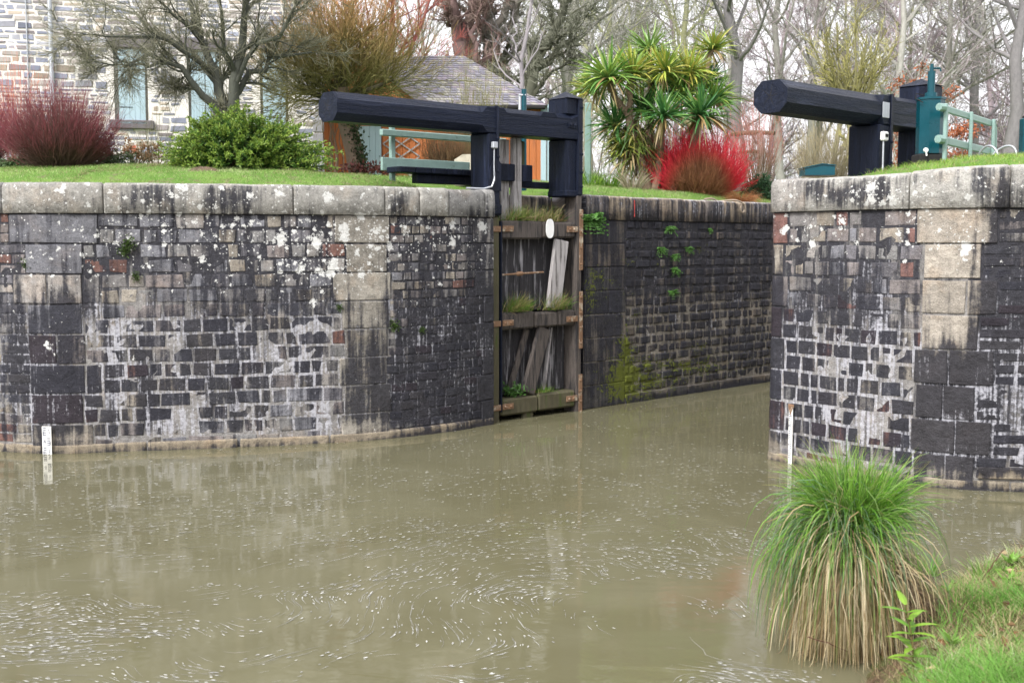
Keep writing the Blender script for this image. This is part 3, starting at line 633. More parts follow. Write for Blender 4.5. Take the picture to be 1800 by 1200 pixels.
def bolt(mb, c, nrm_, r=.022):
    t = np.asarray(nrm_, float); mb.tubes([np.asarray(c)-t*.005, np.asarray(c)+t*.012, np.asarray(c)+t*.02], [r, r, r*.4], 8, cap=True)
def one_bolt(c, n_, r_, m_, par): b_ = MB(); bolt(b_, c, n_, r_); b_.build('bolt', MAT[m_], par)
def end_cracks(G_, x, yc, zc, a_, b_, par):
    for an_, l_, w_ in ((1.45, .15, .007), (2.5, .16, .006), (3.9, .13, .005), (5.2, .15, .006), (.3, .14, .005)):
        d_ = b_*math.cos(an_)+gz*math.sin(an_); s_ = np.cross(a_, d_); m = MB(); o = G_(x-.0015, yc, zc)+d_*.012
        q = [o+s_*w_, o-s_*w_, o+d_*l_*.55-s_*w_*.6+s_*.006, o+d_*l_, o+d_*l_*.55+s_*w_*.6+s_*.006]
        m.add(np.array(q), [(0, 1, 2, 3, 4)]); m.build('end_crack', MAT['dark'], par)
def pyramid(mb, G, x0, x1, y0, y1, z, h):
    V = [G(x0, y0, z), G(x1, y0, z), G(x1, y1, z), G(x0, y1, z), G((x0+x1)/2, (y0+y1)/2, z+h)]
    mb.add(V, [(0, 1, 4), (1, 2, 4), (2, 3, 4), (3, 0, 4), (3, 2, 1, 0)])
random.seed(3)
# ============ far gate: origin at the chamber-side foot of the heel post; a = along the leaf, b = towards the chamber
G, B = frame(O1, ga, gb)
gate = thing('lock_gate', 'black balance-beam lock gate standing open against the far wall, with weathered grey lower leaf', 'lock gate', tuple(O1))
ZT = 4.88; ZB = 4.48
def at(px, z):   # x along the leaf seen at picture column px (front face)
    best = min(np.linspace(-4, 3, 1401), key=lambda x: abs(proj([G(x, 0, z)])[0][0]-px)); return float(best)
xe = at(592, 4.7); xh = 0.0; xm = GL
bm_ = MB(); ch_ = .105
xs = lambda p: at(p, 4.8)
beam_mesh(bm_, G, [(xe-.0, ch_+.01, ch_), (xe+.04, ch_, ch_), ((xe+xs(850))/2, ch_, ch_), (xs(848), ch_, ch_), (xs(857), .008, .008), (xs(886), .008, .008), (xs(891), .075, .008), (xs(950), .075, .008), (xs(955), .008, .008), (xs(976), .008, .008), (xs(980), .07, .008), (xs(1006), .07, .008), (xm-.10, .008, .008)], -.47, 0, ZB, ZT)
bb = bm_.build('balance_beam', MAT['black_beam'], gate); end_cracks(G, xe, -.235, (ZB+ZT)/2, ga, gb, bb)
hp = MB(); B(hp, -.24, -.002, -.45, -.004, 3.40, ZB-.002, bev=.02); B(hp, -.25, .004, -.46, .004, 3.36, 3.60, bev=.03)
hp.prism([(-.25, 3.6), (.0, 3.6), (.0, 4.02), (-.11, 4.14), (-.22, 3.95)], G(0, .004, 0), ga, gz, gb, .012)
hpo = hp.build('heel_post', MAT['black'], gate)
sk = MB(); B(sk, -.27, .01, -.40, .05, 3.22, 3.40, bev=.03); sk.build('pivot_socket', MAT['black'], gate)
lp = MB(); B(lp, -.17, -.002, -.30, -.004, -.3, 3.21, bev=.03); lp.build('heel_timber', MAT['mosswood'], gate)
ed = MB(); B(ed, .0, .03, -.3, .012, .15, 3.13, bev=.004); ed.build('edge_plate', MAT['galv'] if False else MAT['black'], gate)
# strap on the heel post with bolts
sp = MB(); B(sp, -.085, -.035, .002, .014, 3.98, ZT+.012, bev=.004); B(sp, -.085, -.035, -.40, .014, ZT+.004, ZT+.016, bev=.003)
spo = sp.build('iron_strap', MAT['black'], gate)
for z in (4.40, 4.12, 3.9): one_bolt(G(-.06, .016 if z > 4 else .006, z), gb, .026, 'black', spo)
mp = MB(); B(mp, xm-.11, xm-.0, -.47, .012, ZB-.9, ZT+.26, bev=.012); B(mp, xm-.36, xm-.112, -.45, -.03, 3.58, ZB-.002, bev=.02); B(mp, xm-.37, xm-.005, -.46, -.01, 3.55, 3.66, bev=.02); B(mp, xm-.35, xm-.112, -.46, -.02, ZT+.002, ZT+.26, bev=.012)
pyramid(mp, G, xm-.36, xm+.008, -.48, .02, ZT+.262, .13); mpo = mp.build('mitre_post', MAT['black'], gate)
for z in (5.0, 4.6, 4.25, 3.95, 3.72): one_bolt(G(xm-.03, .014, z), gb, .022, 'black', mpo)
pt = MB(); B(pt, xm-.34, xm-.14, .001, .012, 4.66, 4.75, bev=.004); pto = pt.build('bolt_plate', MAT['black'], gate)
for x in (.29, .19): one_bolt(G(xm-x, .013, 4.705), gb, .022, 'black', pto)
lm = MB(); B(lm, xm-.13, xm-.01, -.30, -.002, -.3, 3.575, bev=.012); lm.build('mitre_timber', MAT['oldwood'], gate)
# rails, planking, braces
for nm, z0, z1, mt in (('top_rail', 2.86, 3.15, 'oldwood'), ('middle_rail', 1.44, 1.72, 'oldwood'), ('bottom_rail', .10, .38, 'mosswood')):
    r = MB(); x0 = .03
    while x0 < xm-.135:
        x1 = min(xm-.132, x0+random.uniform(.5, .9))
        if xm-x1 < .3: x1 = xm-.132
        B(r, x0+.002, x1-.002, -.262, -.012+random.uniform(-.012, .012), z0+random.uniform(-.02, .02), z1+random.uniform(-.035, .012), bev=.03); x0 = x1
    r.build(nm, MAT[mt], gate)
pk = MB(); x0 = .03
while x0 < xm-.16:
    w = random.uniform(.13, .2); x1 = min(x0+w, xm-.13)
    for z0, z1 in ((.39, 1.43), (1.73, 2.85)): B(pk, x0+.003, x1-.003, -.36, -.27+random.uniform(-.014, .008), z0-.02, z1+.02, bev=.006)
    x0 += w
pk.build('planking', MAT['darkwood'], gate)
def plank(mb, p0, p1, w, y0, y1, **k):
    p0 = np.array(p0); p1 = np.array(p1); d = nrm(p1-p0); L = np.linalg.norm(p1-p0); c = (p0+p1)/2
    a3 = ga*d[0]+gz*d[1]; n3 = ga*(-d[1])+gz*d[0]
    mb.box(G(c[0], (y0+y1)/2, c[1]), (L, w, abs(y1-y0)), a3, n3, gb, **k)
xa = lambda p, z: at(p, z)
br = MB(); plank(br, (xa(975, 1.75)+.02, 1.735), (xa(993, 2.85)-.02, 2.845), .30, -.10, -.03, bev=.012); br.build('brace', MAT['greywood'], gate)
br = MB(); plank(br, (xa(931, .4)+.02, .39), (xa(962, 1.43), 1.43), .27, -.12, -.04, bev=.02); br.build('brace', MAT['oldwood'], gate)
br = MB(); plank(br, (xa(903, .4)+.02, .395), (xa(938, 1.43), 1.42), .10, -.19, -.13, bev=.012); br.build('brace', MAT['oldwood'], gate)
br = MB(); plank(br, (xa(925, 0)-.02, -.3), (xa(936, .1), .095), .20, -.14, -.05, bev=.02); br.build('brace', MAT['mosswood'], gate)
br = MB(); plank(br, (xa(965, .4)+.0, .40), (xa(978, 1.43), 1.42), .035, -.17, -.10, bev=.006); br.build('brace', MAT['greywood'], gate)
# iron fittings
def strap(x0, x1, z0, z1, bolts, y=.0):
    s_ = MB(); B(s_, x0, x1, y, y+.016, z0, z1, bev=.004); o = s_.build('iron_strap', MAT['rust'], gate)
    for bx_ in bolts: one_bolt(G(bx_, y+.016, (z0+z1)/2), gb, .02, 'rust', o)
for zc in (3.02, 1.55, .23):
    strap(.035, .26, zc-.045, zc+.045, (.08, .2), .004); strap(xm-.36, xm-.11, zc-.045, zc+.05, (xm-.3, xm-.2), .002)
    strap(-.17, .0, zc-.05, zc+.04, (), .0)
for z0, z1 in ((2.35, 3.35), (1.05, 2.0), (-.1, .62)):
    s_ = MB(); B(s_, xm-.012, xm+.012, -.03, .012, z0, z1, bev=.004); B(s_, xm-.07, xm-.012, -.001, .012, z0, z1, bev=.003); o = s_.build('edge_strap', MAT['rust'], gate)
    for q in np.linspace(z0+.1, z1-.1, 4): one_bolt(G(xm-.04, .012, q), gb, .016, 'rust', o)
rd = MB(); rd.tubes([G(.02, -.06, 2.30), G(.45, -.06, 2.315), G(.98, -.08, 2.33)], [.016]*3, 8)
rd.tubes([G(.38, -.06, 2.312), G(.40, -.06, 2.313), G(.50, -.06, 2.316), G(.52, -.06, 2.317)], [.016, .036, .036, .016], 8); rd.build('tie_rod', MAT['rust'], gate)
# oval white plate
an = np.linspace(0, 2*np.pi, 28, endpoint=False); op = np.stack([.085*np.sign(np.cos(an))*np.abs(np.cos(an))**.8, .155*np.sign(np.sin(an))*np.abs(np.sin(an))**.8], 1)
pm = MB(); xp = at(966, 3.02); pm.prism(op, G(xp, .004, 3.03), ga, gz, gb, .014); pm.build('oval_plate', MAT['white'], gate)
# sluice rod post standing up behind the top rail
sr = MB(); B(sr, at(926, 3.6), at(940, 3.6), -.42, -.30, 3.1, ZB-.01, bev=.015); sr.build('paddle_post', MAT['greywood'], gate)
sr = MB(); B(sr, at(911, 3.6), at(925, 3.6), -.47, -.40, 3.1, 4.44, bev=.008); sr.build('paddle_guide', MAT['greywood'], gate)
sr = MB(); B(sr, at(941, 3.6)+.01, at(955, 3.6), -.62, -.44, 3.95, ZB-.04, bev=.01); sr.build('rod_housing', MAT['mosswood'], gate)
# walkway with its rail, on the land side of the leaf
wk = MB()
xa0 = -1.45
while xa0 < .2: B(wk, xa0, xa0+.29, -.98, -.62, 3.86, 3.95, bev=.012); xa0 += .30
B(wk, -1.0, .3, -.95, -.80, 3.72, 3.858, bev=.01); B(wk, .22, xm-.05, -.75, -.48, 3.70, 3.80, bev=.01); B(wk, -.02, .95, -.40, -.30, 3.78, 4.05, bev=.01)
wk.build('walkway', MAT['black'], gate)
tb = MB(); B(tb, -1.52, .2, -1.04, -.985, 3.90, 4.10, bev=.008); tb.build('toe_board', MAT['palegreen'], gate)
rl = MB(); B(rl, -1.55, .95, -1.02, -.94, 4.42, 4.52, bev=.012); rl.build('hand_rail', MAT['palegreen'], gate)
for x in (-1.28, .80): p_ = MB(); B(p_, x-.04, x+.04, -1.10, -1.03, 3.7, 5.0 if x < 0 else 4.70, bev=.008); p_.build('rail_post', MAT['palegreen'], gate)
# junction box and cable on the heel post
jb = MB(); B(jb, -.20, -.10, .006, .07, 4.24, 4.34, bev=.012); jbo = jb.build('junction_box', MAT['galv'], gate)
cb = MB(); cb.tubes([G(-.15, .03, 4.25), G(-.15, .025, 4.0), G(-.15, .03, 3.85)], [.010]*3, 6); cb.tubes([G(-.15, .03, 3.88), G(-.16, .04, 3.76), G(-.20, .03, 3.66), G(-.32, -.02, 3.625), G(-.6, -.1, 3.63)], [.016]*5, 6, (1, 1, 1)); cb.build('cable', MAT['galv'], jbo)
# ============ near gate
a2 = nrm(np.array([1.84, 1.70, 0.])); b2 = np.array([a2[1], -a2[0], 0.]); O2 = np.array([*PY(1567, 300, 16.9)[:2], 0.])
G2, B2 = frame(O2, a2, b2)
g2 = thing('lock_gate', 'black balance-beam lock gate on the near bank, its octagonal beam end pointing at the canal', 'lock gate', tuple(O2+gz*3.6))
def at2(px, z): return float(min(np.linspace(-4, 3, 1401), key=lambda x: abs(proj([G2(x, 0, z)])[0][0]-px)))
xe2 = at2(1384, 4.7)
bm_ = MB(); beam_mesh(bm_, G2, [(xe2, .125, .12), (xe2+.05, .115, .115), ((xe2-.3)/2, .115, .115), (-.32, .115, .115), (-.24, .010, .010), (.02, .010, .010), (.1, .06, .01), (1.05, .06, .01)], -.52, 0, 4.49, 4.91)
bb2 = bm_.build('balance_beam', MAT['black_beam'], g2); end_cracks(G2, xe2, -.26, 4.70, a2, b2, bb2)
hp = MB(); B2(hp, -.36, -.002, -.50, -.004, 3.2, 4.488, bev=.02); hp.build('heel_post', MAT['black'], g2)
sp = MB(); B2(sp, -.085, -.02, .002, .02, 3.75, 4.93, bev=.004); B2(sp, -.085, -.02, -.4, .02, 4.914, 4.926, bev=.003); spo = sp.build('iron_strap', MAT['black'], g2)
one_bolt(G2(-.05, .02, 4.25), b2, .026, 'black', spo); one_bolt(G2(-.05, .02, 3.95), b2, .03, 'black', spo)
mp = MB(); B2(mp, 1.05, 1.42, -.5, .02, 3.2, 5.17, bev=.015); pyramid(mp, G2, 1.03, 1.44, -.52, .04, 5.172, .12); mp.build('mitre_post', MAT['black'], g2)
pl_ = MB(); B2(pl_, -.30, -.12, .0015, .014, 4.58, 4.80, bev=.004); B2(pl_, -.22, -.20, .014, .02, 4.58, 4.80, bev=.002); pl_.build('sign_plate', MAT['galv'], g2)
jb = MB(); xj = -.30; B2(jb, xj-.05, xj+.08, -.002, .07, 4.25, 4.38, bev=.015); jbo = jb.build('junction_box', MAT['white'], g2)
jf = MB(); B2(jf, xj-.02, xj+.05, .07, .078, 4.30, 4.345, bev=.012); jf.build('cover_label', MAT['dark'], jbo)
cb = MB(); cb.tubes([G2(xj, .03, 4.26), G2(xj+.01, .025, 3.9), G2(xj, .03, 3.6)], [.014]*3, 6); cb.build('cable', MAT['galv'], jbo)
lf = MB(); B2(lf, .0, 1.06, -.4, -.2, .1, 3.5, bev=.01); lf.build('leaf_planking', MAT['darkwood'], g2)
# ============ small things round the gates
def post(name, label, cat, mat, px, ytop, ybot, Y, w, d, rot=0, cap=0.0, group=None, nm='shaft'):
    p = PY(px, ybot, Y); h = PY(px, ytop, Y)[2]-p[2]; a = np.array([math.cos(rot), math.sin(rot), 0]); b = np.array([-a[1], a[0], 0])
    mb = MB(); mb.box(p+gz*(h/2-.1), (w, d, h+.2), a, b, gz, bev=.02)
    o = mb.build(name, MAT[mat], None, loc=p); return tag(o, label, cat, group)
# teal ram cabinet in front of the near mitre post
p = PY(1633, 286, 16.5); ram = thing('hydraulic_ram', 'teal hydraulic ram cylinder standing in front of the near gate post', 'hydraulic cylinder', tuple(p))
def ngon(n, r, rot=0, sx=1): return np.stack([np.cos(np.arange(n)*2*np.pi/n+rot)*r*sx, np.sin(np.arange(n)*2*np.pi/n+rot)*r], 1)
ex = np.array([1., 0, 0]); ey = np.array([0, 1., 0])
mb = MB(); mb.prism(ngon(8, .19, R(22.5)), p+gz*.12, ex, ey, gz, .75); mb.build('housing', MAT['teal'], ram)
mb = MB(); mb.prism(ngon(8, .205, R(22.5)), p+gz*.87, ex, ey, gz, .03); mb.prism(ngon(12, .085), p+gz*.90, ex, ey, gz, .07); mb.build('collar', MAT['teal'], ram)
mb = MB(); mb.prism(ngon(12, .052), p+gz*.97, ex, ey, gz, .30); mb.tubes([p+gz*1.22, p+gz*1.37], [.03, .025], 8, cap=True); mb.tubes([p+gz*1.31, p+gz*1.31+ex*.12, p+gz*1.27+ex*.125], [.014]*3, 6); mb.build('piston_rod', MAT['teal'], ram)
mb = MB(); mb.box(p+gz*.0, (.40, .34, .23), bev=.02); mb.build('foot', MAT['dark'], ram)
mb = MB(); mb.tubes([p+np.array([-.12, -.19, .16]), p+np.array([-.12, -.22, .16])], [.035, .03], 10, cap=True); mb.tubes([p+np.array([-.12, -.2, .16]), p+np.array([-.11, -.21, .08])], [.012, .012], 6); mb.build('hose_valve', MAT['white'], ram)
mb = MB(); mb.tubes([p+np.array([-.14, -.1, .92]), p+np.array([-.24, -.1, .95]), p+np.array([-.25, -.1, .88]), p+np.array([-.16, -.15, .82])], [.008]*4, 6); mb.build('hose', MAT['dark'], ram)
# green railing behind it
r0 = PY(1660, 284, 15.9); r1 = PY(1745, 272, 17.9); ra = nrm((r1-r0)*[1, 1, 0]); rbb = np.array([-ra[1], ra[0], 0]); rL = np.linalg.norm((r1-r0)[:2])
rail = thing('railing', 'pale green two-bar railing on the near bank to the right of the teal cylinder', 'railing', tuple(r0))
zt = PY(1660, 190, 15.9)[2]; zm = PY(1660, 246, 15.9)[2]
for x, w in ((0, .075), (rL*.5, .05), (rL, .07)):
    mb = MB(); mb.box(r0+ra*x+gz*((zt+.06-r0[2])/2-.1), (w, .05, zt+.06-r0[2]+.2), ra, rbb, gz, bev=.012)
    mb.build('post', MAT['palegreen'], rail)
for z, h in ((zt, .10), (zm, .11)):
    mb = MB(); mb.box(r0+ra*(rL/2-.1)+gz*(z-r0[2])-rbb*(-.04), (rL+.2, .035, h), ra, rbb, gz, bev=.014)
    mb.tubes([r0+ra*(-.19)+gz*(z-r0[2])+rbb*.04, r0+ra*(-.08)+gz*(z-r0[2])+rbb*.0], [h*.52, h*.52], 8, cap=True); mb.build('bar', MAT['palegreen'], rail)
mb = MB(); e = r0+ra*rL; mb.tubes([e+gz*(zt-r0[2]+.02), e+ra*.07+gz*(zt-r0[2]-.04), e+ra*.10+gz*(zt-r0[2]-.16), e+ra*.11+gz*(zm-r0[2]), e+ra*.11-gz*.1], [.03]*5, 8); mb.build('bent_end', MAT['palegreen'], rail)
# pale hoops
hg = 'pale hoops in the grass'
for i, (px_, w_, lab) in enumerate(((1737, .10, 'pale bent metal hoop in the grass, directly below the end post of the green railing'), (1759, .14, 'pale bent metal hoop in the grass, the right-hand one away from the railing post'))):
    c = PY(px_, 276, 17.0); t = np.linspace(0, np.pi, 14); mb = MB()
    mb.tubes(np.stack([c[0]-w_*np.cos(t)+.1*np.sin(t)*i, c[1]+.15*np.cos(t), c[2]-.1+.26*np.sin(t)], 1), [.016]*14, 8); tag(mb.build('metal_hoop', MAT['galv'], None, True, loc=c), lab, 'hoop', hg)
# teal cabinet cut by the right edge
p = PY(1803, 270, 16.5); cab = thing('control_cabinet', 'tall teal control cabinet at the right-hand edge of the near bank', 'cabinet', tuple(p))
mb = MB(); mb.box(p+gz*.16, (.15, .15, .66), bev=.012); mb.build('housing', MAT['teal'], cab); mb = MB(); mb.box(p+gz*.51, (.10, .10, .035), bev=.01); mb.build('cap', MAT['dark'], cab)
# low teal cover on the wall head
p = PY(1436, 309, 15.0); cov = thing('sluice_cover', 'low teal metal cover with sloping lid on the near wall head below the beam', 'cover', tuple(p))
mb = MB(); mb.prism([(-.19, 0), (.19, 0), (.19, .115), (.02, .13), (-.19, .085)], p+ey*.15, ex, gz, -ey, .30); mb.build('box', MAT['teal'], cov)
mb = MB(); mb.prism([(-.20, .088), (.02, .133), (.20, .118), (.20, .13), (.02, .146), (-.20, .10)], p+ey*.165, ex, gz, -ey, .33); mb.build('lid', MAT['teal'], cov)
# concrete block and teal pipe behind the far gate
p = PY(822, 312, 20.2); cbk = MB(); w_, h_ = .22, PY(822, 273, 20.2)[2]-p[2]; cbk.prism([(-w_, -.15), (w_, -.15), (w_, h_), (-w_*.35, h_), (-w_, h_-.09)], p+ey*.2, ex, gz, -ey, .42)
tag(cbk.build('concrete_block', MAT['concrete'], None, loc=p), 'pale concrete block with a sloped corner behind the green hand rail', 'concrete block')
p = PY(921, 325, 20.2); tp = thing('vent_pipe', 'slim teal pipe with a grey conduit standing up behind the black gate beam', 'pipe', tuple(p))
zt_ = PY(921, 157, 20.2)[2]; mb = MB(); mb.tubes([p-gz*.1, [p[0], p[1], zt_]], [.045, .045], 10, cap=True); mb.build('pipe', MAT['teal'], tp)
mb = MB(); mb.tubes([p-gz*.1-ex*.07, [p[0]-.07, p[1], zt_-.08]], [.028, .028], 8, cap=True); mb.box([p[0]-.03, p[1], zt_-.10], (.12, .08, .03), bev=.005); mb.build('conduit', MAT['galv'], tp)
p = PY(1033, 325, 26.0); tag(MB().box([p[0], p[1], p[2]+.85], (.14, .14, 1.9), bev=.02).build('fence_post', MAT['palegreen'], None, loc=p), 'plain greenish post between the black mitre post and the yucca clump', 'post')
# ============ staff gauges
def textmesh(txt, size, c, ax, az, an_, mat, parent, name='digit'):
    cu = bpy.data.curves.new('t', 'FONT'); cu.body = txt; cu.size = size; cu.align_x = 'CENTER'; cu.align_y = 'CENTER'; cu.extrude = .001; cu.resolution_u = 2
    o = bpy.data.objects.new('t', cu); COL.objects.link(o); bpy.context.view_layer.update()
    me = bpy.data.meshes.new_from_object(o.evaluated_get(bpy.context.evaluated_depsgraph_get()))
    V = np.array([v.co[:] for v in me.vertices]); Fc = [tuple(p_.vertices) for p_ in me.polygons]; bpy.data.objects.remove(o)
    mb = MB(); mb.add(np.asarray(c)+V[:, :1]*ax+V[:, 1:2]*az+V[:, 2:]*an_, Fc); return mb.build(name, mat, parent)
def gauge(path, u, z1, w, label, digits, start, n=.05):
    c = path.xyz(np.array([u]), 0.0)[0]; t = nrm(path.xyz(np.array([u+.05]), 0)[0]-path.xyz(np.array([u-.05]), 0)[0]); nn = np.array([t[1], -t[0], 0])
    g = thing('staff_gauge', label, 'water gauge', tuple(c+nn*n))
    mb = MB(); mb.box(c+nn*(n+.008)+gz*(z1/2-.2), (w, .014, z1+.4), t, nn, gz, bev=.003); mb.build('board', MAT['gaugewhite'], g)
    return g, c+nn*(n+.0165), t, nn
g, c, t, nn = gauge(pA, pA.at(87), .375, .125, 'broad white gauge board with 5 and 4 at the waterline of the curved wing wall', '54', .3)
for top, side, d in ((.355, -1, '5'), (.225, 1, '4'), (.085, -1, '3')):
    mk = MB()
    for k_ in range(5): 
        z = top-k_*.024; mk.box(c+t*side*.026+gz*z, (.042, .002, .012), t, nn, gz, bev=0)
    mk.box(c+t*side*.046+gz*(top-.072), (.010, .0024, .060), t, nn, gz, bev=0)
    mk.build('scale_bars', MAT['blue'], g)
    textmesh(d, .085, c-t*side*.030+gz*(top-.055), t, gz, nn, MAT['blue'], g)
g, c, t, nn = gauge(pN, Nn(1393), .73, .058, 'narrow white gauge strip with small dark marks on the rounded near wall', '', .7, .045)
mk = MB(); side = 1
for i in range(26):
    z = .66-i*.024; side = 1 if (i//5) % 2 else -1
    mk.box(c+t*side*.010+gz*z, (.022, .002, .011), t, nn, gz, bev=0)
mk.build('scale_bars', MAT['blue'], g)
for i, d in enumerate('98765'): textmesh(d, .05, c-t*(.013 if i % 2 else -.013)+gz*(.61-i*.12), t, gz, nn, MAT['blue'], g)
cl = MB(); cl.box(c-nn*.01+gz*.74, (.085, .03, .05), t, nn, gz, bev=.01); cl.prism([(-.035, .72), (.035, .72), (.0, .62)], c+nn*.001, t, gz, nn, .003); cl.build('clamp', MAT['rust'], g)
# ================= stone cottage
hr = np.random.RandomState(2)
YL, YR = 24.2, 25.6
hA = PY(-420, 300, YL-1.2); hB = PY(569, 300, YR); hx = nrm((hB-hA)*[1, 1, 0]); hn = np.array([hx[1], -hx[0], 0]); hA = np.array([hA[0], hA[1], 3.9]); hL = np.linalg.norm((hB-hA)[:2]); HZ = 6.4
house = thing('stone_cottage', 'rubble stone cottage with blue-grey and tan stones, pale mortar and pale blue shutters', 'house', tuple(hA+hx*hL*.7))
hp_ = lambda x, z, n=0.0: hA+hx*x+gz*z+hn*n
def hx_at(px, z=1.0): return float(min(np.linspace(0, hL, 1500), key=lambda x: abs(proj([hp_(x, z)])[0][0]-px)))
def hz_at(px, py): x = hx_at(px); return float(min(np.linspace(-.5, 7, 1500), key=lambda z: abs(proj([hp_(x, z)])[1][0]-py)))
# openings (x0,x1,z0,z1)
def opn(x0, x1, y0, y1): return (hx_at(x0), hx_at(x1), hz_at((x0+x1)/2, y1), hz_at((x0+x1)/2, y0))
w1 = opn(203, 262, 84, 213); w2 = opn(333, 392, 90, 300); w3 = opn(459, 508, 88, 222)
OP = [w1, w2, w3]
tones = [(.20, .21, .26), (.17, .18, .23), (.24, .24, .27), (.29, .26, .24), (.31, .26, .21), (.22, .195, .20), (.27, .27, .30), (.22, .23, .28)]
st_ = MB(); z = 0.0
while z < HZ-.05:
    h = hr.uniform(.075, .17); x = -hr.uniform(0, .2)
    while x < hL:
        L = hr.uniform(.15, .46); x0, x1 = max(x, 0), min(x+L, hL)
        zz0, zz1 = z+hr.uniform(-.012, .012), z+h-.028+hr.uniform(-.012, .012)
        bad = any(x1 > o[0]-.02 and x0 < o[1]+.02 and zz1 > o[2]-.02 and zz0 < o[3]+.02 for o in OP)
        if x1-x0 > .06 and not bad:
            j = hr.uniform(-.018, .018, 8); g_ = .016; bv = .014; n_ = hr.uniform(.004, .02)
            o4 = np.array([(x0+g_+j[0], zz0+j[1]), (x1-g_+j[2], zz0+j[3]), (x1-g_+j[4], zz1+j[5]), (x0+g_+j[6], zz1+j[7])])
            cen = o4.mean(0); i4 = cen+(o4-cen)*np.array([1-2*bv/(x1-x0), 1-2*bv/h])
            V = [hp_(a, b, -.02) for a, b in o4]+[hp_(a, b, n_) for a, b in i4]
            c = np.array(tones[hr.randint(8)])*hr.uniform(.85, 1.5)
            st_.add(V, [(4, 5, 6, 7), (0, 1, 5, 4), (1, 2, 6, 5), (2, 3, 7, 6), (3, 0, 4, 7)], c)
        x += L
    z += h
st_.build('stonework', MAT['house'], house)
# mortar wall with real openings
bp_ = MB(); xs_ = sorted({0, hL, *[o[0] for o in OP], *[o[1] for o in OP]}); zs_ = sorted({0, HZ, *[o[2] for o in OP], *[o[3] for o in OP]})
for x0, x1 in zip(xs_[:-1], xs_[1:]):
    for z0, z1 in zip(zs_[:-1], zs_[1:]):
        cx, cz = (x0+x1)/2, (z0+z1)/2
        if any(o[0] < cx < o[1] and o[2] < cz < o[3] for o in OP): continue
        bp_.add([hp_(x0, z0), hp_(x1, z0), hp_(x1, z1), hp_(x0, z1)], [(0, 1, 2, 3)])
for o in OP:
    d = -.18
    bp_.add([hp_(o[0], o[2]), hp_(o[0], o[3]), hp_(o[0], o[3], d), hp_(o[0], o[2], d)], [(0, 1, 2, 3)]); bp_.add([hp_(o[1], o[2]), hp_(o[1], o[2], d), hp_(o[1], o[3], d), hp_(o[1], o[3])], [(0, 1, 2, 3)])
    bp_.add([hp_(o[0], o[3]), hp_(o[1], o[3]), hp_(o[1], o[3], d), hp_(o[0], o[3], d)], [(0, 1, 2, 3)]); bp_.add([hp_(o[0], o[2], d), hp_(o[1], o[2], d), hp_(o[1], o[3], d), hp_(o[0], o[3], d)], [(0, 1, 2, 3)])
D = -7.0
for q in ([(hL, 0), (hL, D)], [(hL, D), (0, D)], [(0, D), (0, 0)]):
    (x0, n0), (x1, n1) = q; bp_.add([hp_(x0, 0, n0), hp_(x1, 0, n1), hp_(x1, HZ, n1), hp_(x0, HZ, n0)], [(0, 1, 2, 3)])
bp_.add([hp_(0, HZ, 0), hp_(0, HZ, D), hp_(0, HZ+3.3, D/2)], [(0, 1, 2)]); bp_.add([hp_(hL, HZ, 0), hp_(hL, HZ, D), hp_(hL, HZ+3.3, D/2)], [(2, 1, 0)])
bp_.build('wall', MAT['plaster'], house)
rf = MB(); 
for s_ in (0, 1):
    e0 = .35 if s_ == 0 else D-.35
    rf.add([hp_(-.3, HZ-.2, e0), hp_(hL+.3, HZ-.2, e0), hp_(hL+.3, HZ+3.4, D/2), hp_(-.3, HZ+3.4, D/2)], [(0, 1, 2, 3)], (.2, .19, .22)); rf.add([hp_(-.3, HZ-.28, e0), hp_(hL+.3, HZ-.28, e0), hp_(hL+.3, HZ+3.3, D/2), hp_(-.3, HZ+3.3, D/2)], [(3, 2, 1, 0)], (.2, .19, .22))
rf.build('roof', MAT['slate'], house)
# quoins at the right-hand corner
qn = MB(); z = 0
while z < HZ-.3: 
    h = hr.uniform(.22, .32); w = hr.uniform(.18, .34); qn.box(hp_(hL-w/2+.02, z+h/2, -.08), (w, .2, h-.025), hx, -hn, gz, bev=.015, col=np.array((.30, .29, .30))*hr.uniform(.8, 1.2)); z += h
qn.build('quoins', MAT['house'], house)
def shutter(o, x0, x1, z0, z1, nm='shutter'):
    mb = MB(); n = 5
    for i in range(n):
        a0 = x0+(x1-x0)*i/n; a1 = x0+(x1-x0)*(i+1)/n; mb.box(hp_((a0+a1)/2, (z0+z1)/2, -.03), (a1-a0-.003, .035, z1-z0), hx, -hn, gz, bev=.004)
    s = mb.build(nm, MAT['shutter'], house)
    for zz in (z0+(z1-z0)*.2, z0+(z1-z0)*.82): MB().box(hp_(x0+(x1-x0)*.27, zz, -.008), ((x1-x0)*.5, .008, .014), hx, -hn, gz, bev=.002).build('hinge_bar', MAT['dark'], s)
a0, a1 = hx_at(211), hx_at(258); zb, ztp = hz_at(235, 216), hz_at(235, 86)
shutter(None, a0, a1, zb+.02, ztp)
b_ = MB(); b_.box(hp_((a0+a1)/2, zb-.01, .03), (a1-a0+.06, .10, .05), hx, -hn, gz, bev=.008); b_.build('shutter_ledge', MAT['shutter'], house)
si = MB(); si.box(hp_(hx_at(233), hz_at(233, 219), .01), (hx_at(273)-hx_at(195), .14, .18), hx, -hn, gz, bev=.012); si.build('sill', MAT['granite'], house)
li = MB(); li.box(hp_(hx_at(235), hz_at(235, 73), -.03), (hx_at(276)-hx_at(194), .16, .27), hx, -hn, gz, bev=.012); li.build('lintel', MAT['granite'], house)
for x0, x1 in ((338, 362.5), (363.5, 388)): shutter(None, hx_at(x0), hx_at(x1), w2[2]+.02, w2[3]-.02)
shutter(None, hx_at(464), hx_at(503), hz_at(483, 220), hz_at(483, 92))
